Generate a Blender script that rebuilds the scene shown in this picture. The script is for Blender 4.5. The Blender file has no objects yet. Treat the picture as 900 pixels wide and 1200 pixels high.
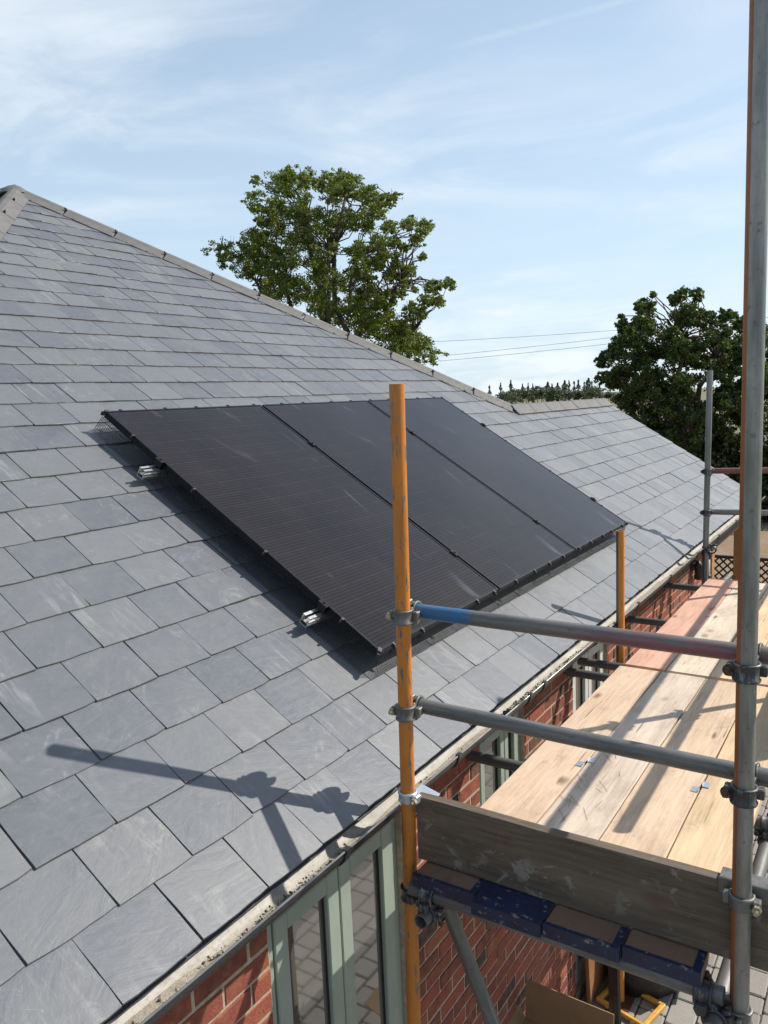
import bpy, math, random
import numpy as np
from mathutils import Vector, Matrix, Euler
rnd = random.Random(7)
scene = bpy.context.scene
C = scene.collection

# ------------------------------------------------------------------ camera, sky, sun, exposure
CAM = Vector((1.4347, -2.2455, 1.3381)); CROT = Euler((1.4304, 0.0428, 0.5777), 'XYZ'); FPX = 924.6
cam = bpy.data.objects.new('camera', bpy.data.cameras.new('camera')); C.objects.link(cam)
cam.location = CAM; cam.rotation_euler = CROT
cam.data.sensor_fit = 'VERTICAL'; cam.data.sensor_height = 36.0; cam.data.lens = FPX / 1200 * 36
cam.data.clip_start = 0.05; cam.data.clip_end = 5000
scene.camera = cam
SUN = Vector((0.4821, 0.55, 0.6819)).normalized()
EL = math.asin(SUN.z); AZ = math.atan2(SUN.x, SUN.y)
world = bpy.data.worlds.new('World'); scene.world = world; world.use_nodes = True
sun = bpy.data.objects.new('sun', bpy.data.lights.new('sun', 'SUN')); C.objects.link(sun)
sun.data.energy = 4.4; sun.data.angle = math.radians(0.53); sun.data.color = (1.0, 0.93, 0.83)
sun.rotation_euler = SUN.to_track_quat('Z', 'Y').to_euler()
sun.location = (6, 8, 12)
scene.view_settings.view_transform = 'Standard'; scene.view_settings.look = 'None'
scene.view_settings.exposure = 0.52; scene.view_settings.gamma = 1.0
scene.render.engine = 'CYCLES'
scene.cycles.max_bounces = 6; scene.cycles.transparent_max_bounces = 8
scene.cycles.use_denoising = True

# ------------------------------------------------------------------ node helper
class NT:
    def __init__(s, tree): s.t = tree; s.n = tree.nodes; s.l = tree.links
    def add(s, typ, props=None, **inp):
        n = s.n.new(typ)
        for k, v in (props or {}).items(): setattr(n, k, v)
        for k, v in inp.items(): s.set(n, k, v)
        return n
    def set(s, n, k, v):
        key = int(k[1:]) if k[0] == 'i' and k[1:].isdigit() else k.replace('_', ' ')
        sock = n.inputs[key]
        if isinstance(v, bpy.types.NodeSocket): s.l.new(v, sock)
        else: sock.default_value = v
    def math(s, op, a, b=0.0, c=0.0, clamp=False):
        return s.add('ShaderNodeMath', {'operation': op, 'use_clamp': clamp}, i0=a, i1=b, i2=c).outputs[0]
    def vmath(s, op, a, b=(0, 0, 0), out=0):
        return s.add('ShaderNodeVectorMath', {'operation': op}, i0=a, i1=b).outputs[out]
    def mix(s, f, a, b, blend='MIX'):
        n = s.n.new('ShaderNodeMix'); n.data_type = 'RGBA'; n.blend_type = blend
        for i, v in ((0, f), (6, a), (7, b)):
            if isinstance(v, bpy.types.NodeSocket): s.l.new(v, n.inputs[i])
            else: n.inputs[i].default_value = v if i == 0 else (tuple(v) + (1,))[:4]
        return n.outputs[2]
    def noise(s, vec, scale, detail=4, rough=0.55, dist=0.0):
        n = s.add('ShaderNodeTexNoise', None, Scale=scale, Detail=detail, Roughness=rough, Distortion=dist)
        if vec is not None: s.l.new(vec, n.inputs['Vector'])
        return n.outputs[0]
    def ramp(s, f, a, b, va=0.0, vb=1.0, smooth=False):
        return s.add('ShaderNodeMapRange', {'interpolation_type': 'SMOOTHSTEP' if smooth else 'LINEAR', 'clamp': True},
                     i0=f, i1=a, i2=b, i3=va, i4=vb).outputs[0]
    def scale(s, vec, sc): return s.vmath('MULTIPLY', vec, sc)
    def bump(s, h, strength=0.3, dist=0.01):
        return s.add('ShaderNodeBump', None, Strength=strength, Distance=dist, Height=h).outputs[0]

def sRGB(r, g, b):
    f = lambda c: c / 12.92 if c <= 0.04045 else ((c + 0.055) / 1.055) ** 2.4
    return tuple(f(c / 255) for c in (r, g, b))

# sky
w = NT(world.node_tree)
for n in list(w.n): w.n.remove(n)
skyn = w.add('ShaderNodeTexSky', {'sky_type': 'NISHITA', 'sun_disc': False, 'sun_elevation': EL, 'sun_rotation': AZ,
             'altitude': 60.0, 'air_density': 1.0, 'dust_density': 1.1, 'ozone_density': 1.3})
gen = w.add('ShaderNodeTexCoord').outputs['Generated']
sep = w.add('ShaderNodeSeparateXYZ', None, Vector=gen)
den = w.math('ADD', w.math('MAXIMUM', sep.outputs[2], 0.0), 0.12)
flat = w.vmath('DIVIDE', gen, w.add('ShaderNodeCombineXYZ', None, X=den, Y=den, Z=den).outputs[0])
warp = w.noise(w.scale(flat, (0.55, 0.55, 0.0)), 1.0, 3, 0.5)
flatw = w.vmath('ADD', flat, w.add('ShaderNodeCombineXYZ', None, X=w.math('MULTIPLY', warp, 1.6), Y=warp, Z=0.0).outputs[0])
rotm = w.add('ShaderNodeMapping', None, Vector=flatw, Rotation=(0, 0, 1.25), Scale=(0.62, 1.0, 0.0))
cir = w.noise(rotm.outputs[0], 1.5, 10, 0.60, 0.55)
cirb = w.noise(w.scale(flat, (0.5, 0.5, 0.0)), 1.1, 3, 0.5)
cm = w.math('MULTIPLY', w.ramp(cir, 0.40, 0.74, 0, 1, True), w.ramp(cirb, 0.36, 0.62, 0.2, 1.0, True))
low = w.noise(w.scale(gen, (5.0, 5.0, 17.0)), 1.6, 6, 0.55, 0.2)
lowm = w.math('MULTIPLY', w.ramp(low, 0.44, 0.62, 0, 0.8, True), w.ramp(sep.outputs[2], 0.02, 0.16, 1.0, 0.0, True))
hz = w.ramp(sep.outputs[2], -0.02, 0.62, 0.80, 0.24)
veil = w.mix(hz, skyn.outputs[0], (4.8, 6.0, 7.0))                       # thin high haze over the whole sky
cloud = w.math('MAXIMUM', w.math('MULTIPLY', cm, 0.80), lowm)
d1 = CROT.to_matrix() @ Vector(((560 - 450) / FPX, (600 - 48) / FPX, -1)); d2 = CROT.to_matrix() @ Vector(((735 - 450) / FPX, 600 / FPX, -1))
nn_ = d1.cross(d2).normalized()                                             # faint old vapour trail along a great circle
tw = w.noise(w.scale(gen, (7, 7, 7)), 1.0, 5, 0.6)
dist = w.math('ABSOLUTE', w.math('ADD', w.vmath('DOT_PRODUCT', gen, tuple(nn_), 1), w.math('MULTIPLY', w.math('SUBTRACT', tw, 0.5), 0.006)))
al = w.vmath('DOT_PRODUCT', gen, tuple(d2.normalized()), 1)                # fades out along its older end
trail = w.math('MULTIPLY', w.math('MULTIPLY', w.ramp(dist, 0.0, 0.006, 0.24, 0.0, True), w.ramp(tw, 0.40, 0.62, 0.25, 1.0, True)), w.ramp(al, 0.975, 0.997, 0.0, 1.0, True))
skycol = w.mix(w.math('MAXIMUM', cloud, trail), veil, (6.4, 6.85, 7.2))
bgn = w.add('ShaderNodeBackground', None, Color=skycol, Strength=0.104)
wo = w.add('ShaderNodeOutputWorld'); w.l.new(bgn.outputs[0], wo.inputs[0])

# ------------------------------------------------------------------ materials
M = {}
def mat(name):
    m = bpy.data.materials.new(name); m.use_nodes = True; M[name] = m
    t = NT(m.node_tree); p = t.n['Principled BSDF']
    return t, p
def plain(name, col, rough=0.6, metal=0.0, var=0.25, scale=12.0, bump=0.1, spec=0.5, bdist=0.004):
    t, p = mat(name)
    oc = t.add('ShaderNodeTexCoord').outputs['Object']
    n = t.noise(oc, scale, 6, 0.6)
    n2 = t.noise(oc, scale * 7, 4, 0.6)
    f = t.ramp(n, 0.3, 0.7, 1 - var, 1 + var)
    c = t.mix(1.0, col, t.add('ShaderNodeCombineXYZ', None, X=f, Y=f, Z=f).outputs[0], 'MULTIPLY')
    t.set(p, 'Base_Color', c); t.set(p, 'Metallic', metal); t.set(p, 'Specular_IOR_Level', spec)
    t.set(p, 'Roughness', t.ramp(n2, 0.3, 0.7, rough - 0.08, rough + 0.08))
    if bump: t.set(p, 'Normal', t.bump(n2, bump, bdist))
    return m_last()
def m_last(): return list(M.values())[-1]

def slate_mat(name, island):
    t, p = mat(name)
    if island:
        pos = t.add('ShaderNodeNewGeometry'); r = pos.outputs['Random Per Island']; v = pos.outputs['Position']
        c, s = math.cos(PT), math.sin(PT)
        sx = t.add('ShaderNodeSeparateXYZ', None, Vector=v)
        up = t.math('ADD', t.math('MULTIPLY', sx.outputs[0], -c), t.math('MULTIPLY', sx.outputs[2], s))
        v = t.add('ShaderNodeCombineXYZ', None, X=sx.outputs[1], Y=up, Z=0.0).outputs[0]
    else:
        r = t.add('ShaderNodeObjectInfo').outputs['Random']; v = t.add('ShaderNodeTexCoord').outputs['Object']
    rr = t.math('MULTIPLY', r, 37.0)
    v = t.vmath('ADD', v, t.add('ShaderNodeCombineXYZ', None, X=rr, Y=t.math('MULTIPLY', r, 91.0), Z=rr).outputs[0])
    ang = t.math('MULTIPLY', t.math('SUBTRACT', r, 0.5), 2.2)
    rv = t.add('ShaderNodeVectorRotate', {'rotation_type': 'Z_AXIS'}, Vector=v, Angle=ang).outputs[0]
    wn = t.add('ShaderNodeTexWhiteNoise', {'noise_dimensions': '1D'}, W=rr)
    big = t.noise(v, 5.0, 4, 0.55, 0.6)
    riv = t.noise(t.scale(rv, (13, 21, 13)), 1.0, 8, 0.66, 0.9)       # riven ripples
    riv2 = t.noise(t.scale(rv, (4, 9, 4)), 1.0, 5, 0.55, 2.2)
    fine = t.noise(v, 240.0, 4, 0.6)
    col = t.mix(wn.outputs[0], (0.076, 0.086, 0.104), (0.126, 0.133, 0.142))
    col = t.mix(t.ramp(big, 0.38, 0.66, 0, 0.45), col, (0.128, 0.135, 0.140))
    col = t.mix(t.ramp(riv2, 0.5, 0.72, 0, 0.22), col, (0.088, 0.094, 0.108))
    # pale scuffs and dusty streaks running down the slope
    st = t.noise(t.scale(v, (26, 4.0, 1)), 1.0, 6, 0.7, 0.4)
    sm = t.noise(v, 3.1, 3, 0.5)
    f = t.math('MULTIPLY', t.ramp(st, 0.52, 0.74, 0, 1), t.ramp(sm, 0.50, 0.66, 0, 0.58))
    col = t.mix(f, col, (0.31, 0.315, 0.305))
    sf = t.noise(t.scale(v, (11, 9, 1)), 1.0, 8, 0.74, 1.2); sg = t.noise(v, 2.3, 2, 0.5)
    col = t.mix(t.math('MULTIPLY', t.ramp(sf, 0.54, 0.68, 0, 0.45), t.ramp(sg, 0.52, 0.64)), col, (0.27, 0.275, 0.27))
    df = t.noise(v, 38.0, 5, 0.65)
    col = t.mix(t.ramp(df, 0.5, 0.72, 0, 0.22), col, (0.17, 0.175, 0.172))
    sc = t.noise(t.scale(rv, (90, 14, 1)), 1.0, 3, 0.6, 1.0)
    col = t.mix(t.math('MULTIPLY', t.ramp(sc, 0.72, 0.77, 0, 0.4), t.ramp(big, 0.48, 0.58)), col, (0.36, 0.37, 0.36))
    t.set(p, 'Base_Color', col)
    t.set(p, 'Roughness', t.ramp(riv, 0.3, 0.7, 0.38, 0.54)); t.set(p, 'Specular_IOR_Level', 0.55)
    h = t.math('ADD', t.math('MULTIPLY', riv, 0.7), t.math('ADD', t.math('MULTIPLY', riv2, 1.2), t.math('MULTIPLY', fine, 0.10)))
    t.set(p, 'Normal', t.bump(h, 0.22, 0.005))

def wood_mat(name, ca, cb, splat=0.0, rough=0.7, grime=None):
    """planed softwood, grain along local Y"""
    t, p = mat(name)
    oi = t.add('ShaderNodeObjectInfo').outputs['Random']; oc = t.add('ShaderNodeTexCoord').outputs['Object']
    rr = t.math('MULTIPLY', oi, 23.0)
    v = t.vmath('ADD', oc, t.add('ShaderNodeCombineXYZ', None, X=rr, Y=rr, Z=rr).outputs[0])
    wv = t.noise(t.scale(v, (7, 0.8, 7)), 1.0, 3, 0.5)
    vx = t.vmath('ADD', t.scale(v, (1, 0.05, 1)), t.add('ShaderNodeCombineXYZ', None, X=t.math('MULTIPLY', wv, 0.16), Y=0.0, Z=0.0).outputs[0])
    ring = t.noise(t.scale(vx, (60, 60, 60)), 1.0, 4, 0.6)
    grain = t.noise(t.scale(v, (150, 4.5, 150)), 1.0, 6, 0.72)
    blot = t.noise(t.scale(v, (6, 2, 6)), 1.0, 5, 0.6)
    col = t.mix(t.ramp(ring, 0.32, 0.68), ca, cb)
    col = t.mix(t.ramp(grain, 0.45, 0.75, 0, 0.62), col, tuple(c * 0.48 for c in ca))
    col = t.mix(t.ramp(blot, 0.42, 0.7, 0, 0.5), col, tuple(min(1, c * 1.22) for c in cb))
    dirt = t.noise(t.scale(v, (9, 3.2, 9)), 1.0, 6, 0.7)
    col = t.mix(t.ramp(dirt, 0.50, 0.74, 0, 0.50), col, (0.20, 0.15, 0.11))
    foot = t.noise(t.scale(v, (14, 8, 14)), 1.0, 6, 0.72, 0.8)
    col = t.mix(t.ramp(foot, 0.60, 0.70, 0, 0.35), col, (0.13, 0.10, 0.08))
    vo = t.add('ShaderNodeTexVoronoi', {'feature': 'F1'}, Vector=t.scale(vx, (6.5, 60.0, 6.5)), Scale=1.0, Randomness=1.0)
    col = t.mix(t.ramp(vo.outputs['Distance'], 0.05, 0.16, 0.8, 0.0), col, (0.12, 0.065, 0.035))      # knots
    ck = t.noise(t.scale(v, (70, 2.3, 70)), 1.0, 2, 0.5, 0.3)
    col = t.mix(t.ramp(ck, 0.70, 0.73, 0, 0.7), col, (0.07, 0.045, 0.03))                                # checks
    if splat:
        sp1 = t.noise(t.scale(v, (26, 20, 26)), 1.0, 5, 0.62, 0.5); sm = t.noise(v, 5.2, 3, 0.55); sd = t.noise(v, 85.0, 3, 0.6)
        f = t.math('MAXIMUM', t.math('MULTIPLY', t.ramp(sp1, 0.555, 0.585, 0, 1), t.ramp(sm, 0.47, 0.58, 0, splat)), t.math('MULTIPLY', t.ramp(sd, 0.70, 0.72, 0, 1), t.ramp(sm, 0.44, 0.54, 0, splat)))
        col = t.mix(f, col, (0.235, 0.215, 0.19))
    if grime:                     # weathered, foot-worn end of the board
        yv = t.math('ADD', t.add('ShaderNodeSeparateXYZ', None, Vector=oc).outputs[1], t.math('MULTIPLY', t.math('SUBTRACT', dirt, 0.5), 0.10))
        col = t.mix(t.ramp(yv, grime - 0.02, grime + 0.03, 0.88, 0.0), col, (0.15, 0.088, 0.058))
    t.set(p, 'Base_Color', col); t.set(p, 'Roughness', rough); t.set(p, 'Specular_IOR_Level', 0.3)
    t.set(p, 'Normal', t.bump(t.math('ADD', grain, t.math('MULTIPLY', ring, 0.6)), 0.35, 0.003))

def steel(t, oc, k=1.0):
    """weathered galvanised steel: returns colour, roughness"""
    n = t.noise(t.scale(oc, (30, 30, 4)), 1.0, 6, 0.65)
    sp = t.noise(oc, 55.0, 5, 0.7)
    c = t.mix(t.ramp(n, 0.3, 0.7), tuple(x * k for x in (0.085, 0.086, 0.082)), tuple(x * k for x in (0.185, 0.185, 0.176)))
    c = t.mix(t.ramp(sp, 0.60, 0.70, 0, 0.6), c, (0.05, 0.05, 0.055))
    c = t.mix(t.ramp(t.noise(t.scale(oc, (70, 70, 2.5)), 1.0, 4, 0.6), 0.60, 0.74, 0, 0.5), c, (0.33, 0.33, 0.31))
    return c, t.ramp(sp, 0.3, 0.7, 0.38, 0.58)
def tube_mat(name, paint=None, mode=None, lim=None, dirn=None, chip=0.62, wash=None, k=1.0):
    t, p = mat(name)
    oc = t.add('ShaderNodeTexCoord').outputs['Object']
    c, r = steel(t, oc, k); met = 0.35 if k == 1 else 0.6
    if paint:
        ch = t.noise(t.scale(oc, (60, 60, 15)), 1.0, 8, 0.76, 0.4)
        ch2 = t.noise(t.scale(oc, (120, 120, 7)), 1.0, 4, 0.6)
        f = t.ramp(t.math('ADD', t.math('MULTIPLY', ch, 0.72), t.math('MULTIPLY', ch2, 0.28)), chip - 0.02, chip + 0.015, 1, 0)
        if mode == 'dir':       # painted on one side only
            nr = t.add('ShaderNodeNewGeometry').outputs['Normal']
            d = t.vmath('DOT_PRODUCT', nr, dirn, 1)
            d = t.math('ADD', d, t.math('MULTIPLY', t.math('SUBTRACT', ch, 0.5), 0.16))
            f = t.math('MULTIPLY', f, t.ramp(d, lim - 0.02, lim + 0.02))
        if mode == 'len':       # painted along part of its length
            z = t.add('ShaderNodeSeparateXYZ', None, Vector=oc).outputs[2]
            z = t.math('ADD', z, t.math('MULTIPLY', t.math('SUBTRACT', ch2, 0.5), 0.14))
            f = t.math('MULTIPLY', f, t.math('MULTIPLY', t.ramp(z, lim[0] - 0.005, lim[0] + 0.005), t.ramp(z, lim[1] - 0.005, lim[1] + 0.005, 1, 0)))
        pn = t.noise(t.scale(oc, (16, 16, 5)), 1.0, 5, 0.6)
        pc = t.mix(t.ramp(pn, 0.3, 0.7), tuple(x * 0.72 for x in paint), paint)
        rust = t.noise(t.scale(oc, (50, 50, 12)), 1.0, 4, 0.7)
        pc = t.mix(t.ramp(rust, 0.60, 0.72, 0, 0.5), pc, (0.16, 0.06, 0.025))
        c = t.mix(f, c, pc)
        t.set(p, 'Metallic', t.math('MULTIPLY', t.math('SUBTRACT', 1.0, f), met))
        r = t.math('ADD', t.math('MULTIPLY', f, 0.02), r)
    else: t.set(p, 'Metallic', met)
    if wash:
        zz = t.add('ShaderNodeSeparateXYZ', None, Vector=oc).outputs[2]; wn = t.noise(t.scale(oc, (26, 26, 2.5)), 1.0, 6, 0.7, 0.3)
        c = t.mix(t.math('MULTIPLY', t.ramp(wn, 0.42, 0.60, 0, 0.85), t.ramp(zz, wash[0], wash[0] + 0.45)), c, wash[1])
    t.set(p, 'Base_Color', c); t.set(p, 'Roughness', r)
    t.set(p, 'Normal', t.bump(t.noise(oc, 90.0, 4, 0.6), 0.12, 0.002))

PT = 0.5697                       # roof pitch
slate_mat('slate', False); slate_mat('slate_field', True)
plain('roof_felt', (0.05, 0.05, 0.055), 0.8)
plain('ridge_concrete', (0.108, 0.107, 0.105), 0.75, var=0.18, scale=9, bump=0.35)
plain('black_clip', (0.03, 0.03, 0.032), 0.45, var=0.1)
plain('mortar_bed', (0.16, 0.14, 0.12), 0.9, var=0.3, scale=30, bump=0.6)
plain('panel_frame', (0.018, 0.018, 0.02), 0.32, 0.6, var=0.1, bump=0.0)
plain('aluminium', (0.66, 0.66, 0.65), 0.32, 0.9, var=0.08, bump=0.02)
plain('wire_black', (0.012, 0.012, 0.013), 0.5, var=0.05, bump=0.0)
tube_mat('tube_steel'); tube_mat('tube_bright', k=1.6)
tube_mat('tube_orange', (0.54, 0.185, 0.022), chip=0.56)
RIGHT = Vector((math.cos(0.5777), math.sin(0.5777), 0))
tube_mat('tube_orange_side', (0.30, 0.095, 0.025), 'dir', 0.60, (-math.cos(0.151), -math.sin(0.151), 0), chip=0.66, k=1.75)
tube_mat('tube_orange_right', (0.60, 0.215, 0.022), 'dir', -0.45, (math.cos(0.287), math.sin(0.287), 0), chip=0.64)
tube_mat('tube_blue_end', (0.025, 0.12, 0.27), 'len', (-0.1, 0.20), chip=0.575, wash=(0.30, (0.26, 0.085, 0.10)))
tube_mat('tube_red', (0.22, 0.085, 0.07), chip=0.58)
tube_mat('coupler_steel')
tube_mat('coupler_dark', (0.040, 0.043, 0.050), chip=0.53)
plain('bolt_zinc', (0.45, 0.40, 0.28), 0.35, 0.8, var=0.3, scale=60)
plain('bolt_rust', (0.10, 0.05, 0.03), 0.6, 0.4, var=0.4, scale=90)
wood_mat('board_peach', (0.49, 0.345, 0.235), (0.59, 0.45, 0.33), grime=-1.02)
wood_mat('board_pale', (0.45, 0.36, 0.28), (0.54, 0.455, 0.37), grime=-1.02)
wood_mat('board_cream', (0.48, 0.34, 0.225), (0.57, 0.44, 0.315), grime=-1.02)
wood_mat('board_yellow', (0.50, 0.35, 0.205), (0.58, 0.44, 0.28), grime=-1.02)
wood_mat('board_pink', (0.50, 0.27, 0.19), (0.58, 0.355, 0.26))
wood_mat('toe_grey', (0.082, 0.063, 0.047), (0.138, 0.110, 0.084), splat=0.8)
wood_mat('far_pale', (0.50, 0.41, 0.31), (0.60, 0.51, 0.40)); wood_mat('far_yellow', (0.56, 0.39, 0.23), (0.65, 0.49, 0.31)); wood_mat('far_cream', (0.54, 0.38, 0.25), (0.64, 0.49, 0.35))
wood_mat('toe_plain', (0.11, 0.088, 0.066), (0.17, 0.135, 0.10))
wood_mat('oak', (0.30, 0.14, 0.05), (0.42, 0.21, 0.085))
wood_mat('ply_brown', (0.20, 0.095, 0.04), (0.27, 0.13, 0.055))

t, p = mat('blue_paint')                     # chipped navy paint over board ends
oc = t.add('ShaderNodeTexCoord').outputs['Object']
ch = t.noise(oc, 45.0, 7, 0.72, 0.3); dd = t.noise(oc, 14.0, 4, 0.6)
c = t.mix(t.ramp(dd, 0.3, 0.7), (0.008, 0.014, 0.040), (0.013, 0.024, 0.066))
c = t.mix(t.ramp(t.math('ADD', t.math('MULTIPLY', ch, 0.6), t.math('MULTIPLY', t.noise(t.scale(oc, (18, 60, 90)), 1.0, 6, 0.7), 0.4)), 0.560, 0.60, 0, 0.9), c, (0.22, 0.21, 0.19))
t.set(p, 'Base_Color', c); t.set(p, 'Roughness', 0.5)

def brick_mat(name, island):
    t, p = mat(name)
    g = t.add('ShaderNodeNewGeometry'); v = g.outputs['Position']
    r = g.outputs['Random Per Island'] if island else t.add('ShaderNodeObjectInfo').outputs['Random']
    cr = t.add('ShaderNodeValToRGB', None, Fac=r); e = cr.color_ramp; e.interpolation = 'CONSTANT'
    cols = [(0.0, (0.20, 0.058, 0.042)), (0.26, (0.25, 0.068, 0.045)), (0.48, (0.155, 0.048, 0.038)), (0.64, (0.27, 0.09, 0.055)),
            (0.78, (0.075, 0.043, 0.036)), (0.88, (0.21, 0.082, 0.06)), (0.95, (0.05, 0.042, 0.04))]
    while len(e.elements) < len(cols): e.elements.new(0.5)
    for el, (q, cc) in zip(e.elements, cols): el.position = q; el.color = cc + (1,)
    n = t.noise(v, 24.0, 6, 0.65); f = t.noise(v, 130.0, 5, 0.65); st = t.noise(v, 11.0, 4, 0.6, 0.5)
    c = t.mix(t.ramp(n, 0.42, 0.70, 0, 0.6), cr.outputs[0], (0.30, 0.12, 0.06))
    c = t.mix(t.ramp(f, 0.58, 0.68, 0, 0.8), c, (0.045, 0.03, 0.028))
    c = t.mix(t.ramp(st, 0.60, 0.75, 0, 0.35), c, (0.36, 0.27, 0.21))
    t.set(p, 'Base_Color', c); t.set(p, 'Roughness', 0.85); t.set(p, 'Specular_IOR_Level', 0.25)
    t.set(p, 'Normal', t.bump(t.math('ADD', f, n), 0.6, 0.004))
brick_mat('brick', False); brick_mat('brick_field', True)
plain('mortar', (0.37, 0.30, 0.225), 0.9, var=0.25, scale=40, bump=0.6)
plain('sage_paint', (0.245, 0.295, 0.25), 0.42, var=0.07, scale=7, bump=0.05)
plain('pale_frame', (0.50, 0.52, 0.50), 0.45, var=0.08)
t, p = mat('window_glass')
t.set(p, 'Base_Color', (0.085, 0.083, 0.076, 1)); t.set(p, 'Roughness', 0.035); t.set(p, 'IOR', 2.7)
plain('gutter_black', (0.022, 0.023, 0.025), 0.34, var=0.2, scale=9, bump=0.04)
t, p = mat('gutter_dust')                    # pale dried silt lining the gutter
v = t.add('ShaderNodeNewGeometry').outputs['Position']
n = t.noise(t.scale(v, (30, 5, 30)), 1.0, 6, 0.65, 0.6); n2 = t.noise(v, 70.0, 5, 0.7)
c = t.mix(t.ramp(n, 0.35, 0.7), (0.28, 0.265, 0.235), (0.43, 0.415, 0.38))
c = t.mix(t.ramp(n2, 0.50, 0.68, 0, 0.7), c, (0.20, 0.17, 0.125))
n3 = t.noise(t.scale(v, (60, 14, 60)), 1.0, 6, 0.7); c = t.mix(t.ramp(n3, 0.52, 0.66, 0, 0.55), c, (0.17, 0.155, 0.125))
t.set(p, 'Base_Color', c); t.set(p, 'Roughness', 0.62)
t, p = mat('silt')
v = t.add('ShaderNodeNewGeometry').outputs['Position']
n = t.noise(v, 22.0, 6, 0.7); n2 = t.noise(v, 90.0, 5, 0.7)
c = t.mix(t.ramp(n, 0.35, 0.65), (0.30, 0.25, 0.18), (0.40, 0.37, 0.31))
c = t.mix(t.ramp(n2, 0.55, 0.66, 0, 0.85), c, (0.09, 0.07, 0.045))
t.set(p, 'Base_Color', c); t.set(p, 'Roughness', 0.9); t.set(p, 'Normal', t.bump(n2, 0.8, 0.006))
plain('gutter_lip', (0.26, 0.265, 0.27), 0.3, 0.3, var=0.3, scale=6, bump=0.0)
plain('moss', (0.10, 0.088, 0.06), 0.95, var=0.6, scale=60, bump=0.8)

t, p = mat('solar_glass')
oc = t.add('ShaderNodeTexCoord').outputs['Object']
sx = t.add('ShaderNodeSeparateXYZ', None, Vector=oc)
def lines(val, period, wd, soft):
    fr = t.math('PINGPONG', val, period / 2)
    return t.ramp(fr, wd, wd + soft, 1, 0)
fing = lines(sx.outputs[0], 0.0091, 0.0009, 0.0012)            # bus wires
gapv = lines(t.math('ADD', sx.outputs[1], 0.004), 0.0925, 0.0006, 0.0009)   # half-cell gaps
gapu = lines(sx.outputs[0], 0.1835, 0.0008, 0.0010)
dotp = lines(sx.outputs[1], 0.0185, 0.0022, 0.002)
c = t.mix(t.math('MULTIPLY', fing, 0.20), (0.0058, 0.0046, 0.0048), (0.022, 0.019, 0.019))
c = t.mix(t.math('MULTIPLY', t.math('MULTIPLY', fing, dotp), 0.35), c, (0.08, 0.08, 0.085))
dash = t.noise(t.scale(oc, (30, 4, 1)), 1.0, 3, 0.6)
c = t.mix(t.math('MULTIPLY', gapv, t.ramp(dash, 0.4, 0.6, 0.10, 0.55)), c, (0.070, 0.060, 0.058))
c = t.mix(t.math('MULTIPLY', gapu, 0.4), c, (0.035, 0.035, 0.04))
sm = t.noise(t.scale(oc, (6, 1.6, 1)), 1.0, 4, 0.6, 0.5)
dust = t.noise(oc, 2.2, 5, 0.6)
c = t.mix(t.ramp(dust, 0.35, 0.75, 0.06, 0.22), c, (0.066, 0.048, 0.044))
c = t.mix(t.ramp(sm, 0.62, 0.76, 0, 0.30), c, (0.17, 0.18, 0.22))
t.set(p, 'Base_Color', c); t.set(p, 'Roughness', t.ramp(sm, 0.3, 0.8, 0.13, 0.26)); t.set(p, 'Specular_IOR_Level', 0.20)

t, p = mat('paver')
g = t.add('ShaderNodeNewGeometry'); v = g.outputs['Position']; r = t.add('ShaderNodeObjectInfo').outputs['Random']
r = t.math('FRACT', t.math('ADD', r, t.math('MULTIPLY', g.outputs['Random Per Island'], 7.3)))
n = t.noise(v, 60.0, 6, 0.7); n2 = t.noise(v, 9.0, 4, 0.6)
c = t.mix(r, (0.20, 0.185, 0.17), (0.285, 0.27, 0.25))
c = t.mix(t.ramp(n2, 0.4, 0.7, 0, 0.5), c, (0.23, 0.205, 0.18))
c = t.mix(t.ramp(n, 0.55, 0.7, 0, 0.6), c, (0.36, 0.35, 0.33))
t.set(p, 'Base_Color', c); t.set(p, 'Roughness', 0.88); t.set(p, 'Normal', t.bump(n, 0.6, 0.004))
plain('joint_sand', (0.12, 0.105, 0.085), 0.95, var=0.4, scale=30, bump=0.5)
def ground_mat(name, cs, sc):
    t, p = mat(name); v = t.add('ShaderNodeNewGeometry').outputs['Position']
    n = t.noise(v, sc[0], 6, 0.65); n2 = t.noise(v, sc[1], 5, 0.7)
    c = t.mix(t.ramp(n, 0.35, 0.65), cs[0], cs[1]); c = t.mix(t.ramp(n2, 0.45, 0.7, 0, 0.7), c, cs[2])
    t.set(p, 'Base_Color', c); t.set(p, 'Roughness', 0.95); t.set(p, 'Normal', t.bump(n2, 0.7, 0.03))
ground_mat('field', ((0.10, 0.10, 0.045), (0.16, 0.135, 0.07), (0.075, 0.085, 0.035)), (0.06, 1.5))
ground_mat('gravel', ((0.20, 0.135, 0.08), (0.26, 0.18, 0.115), (0.12, 0.08, 0.045)), (0.7, 14.0))
plain('bark', (0.085, 0.068, 0.05), 0.95, var=0.4, scale=6, bump=0.8, bdist=0.03)
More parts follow.
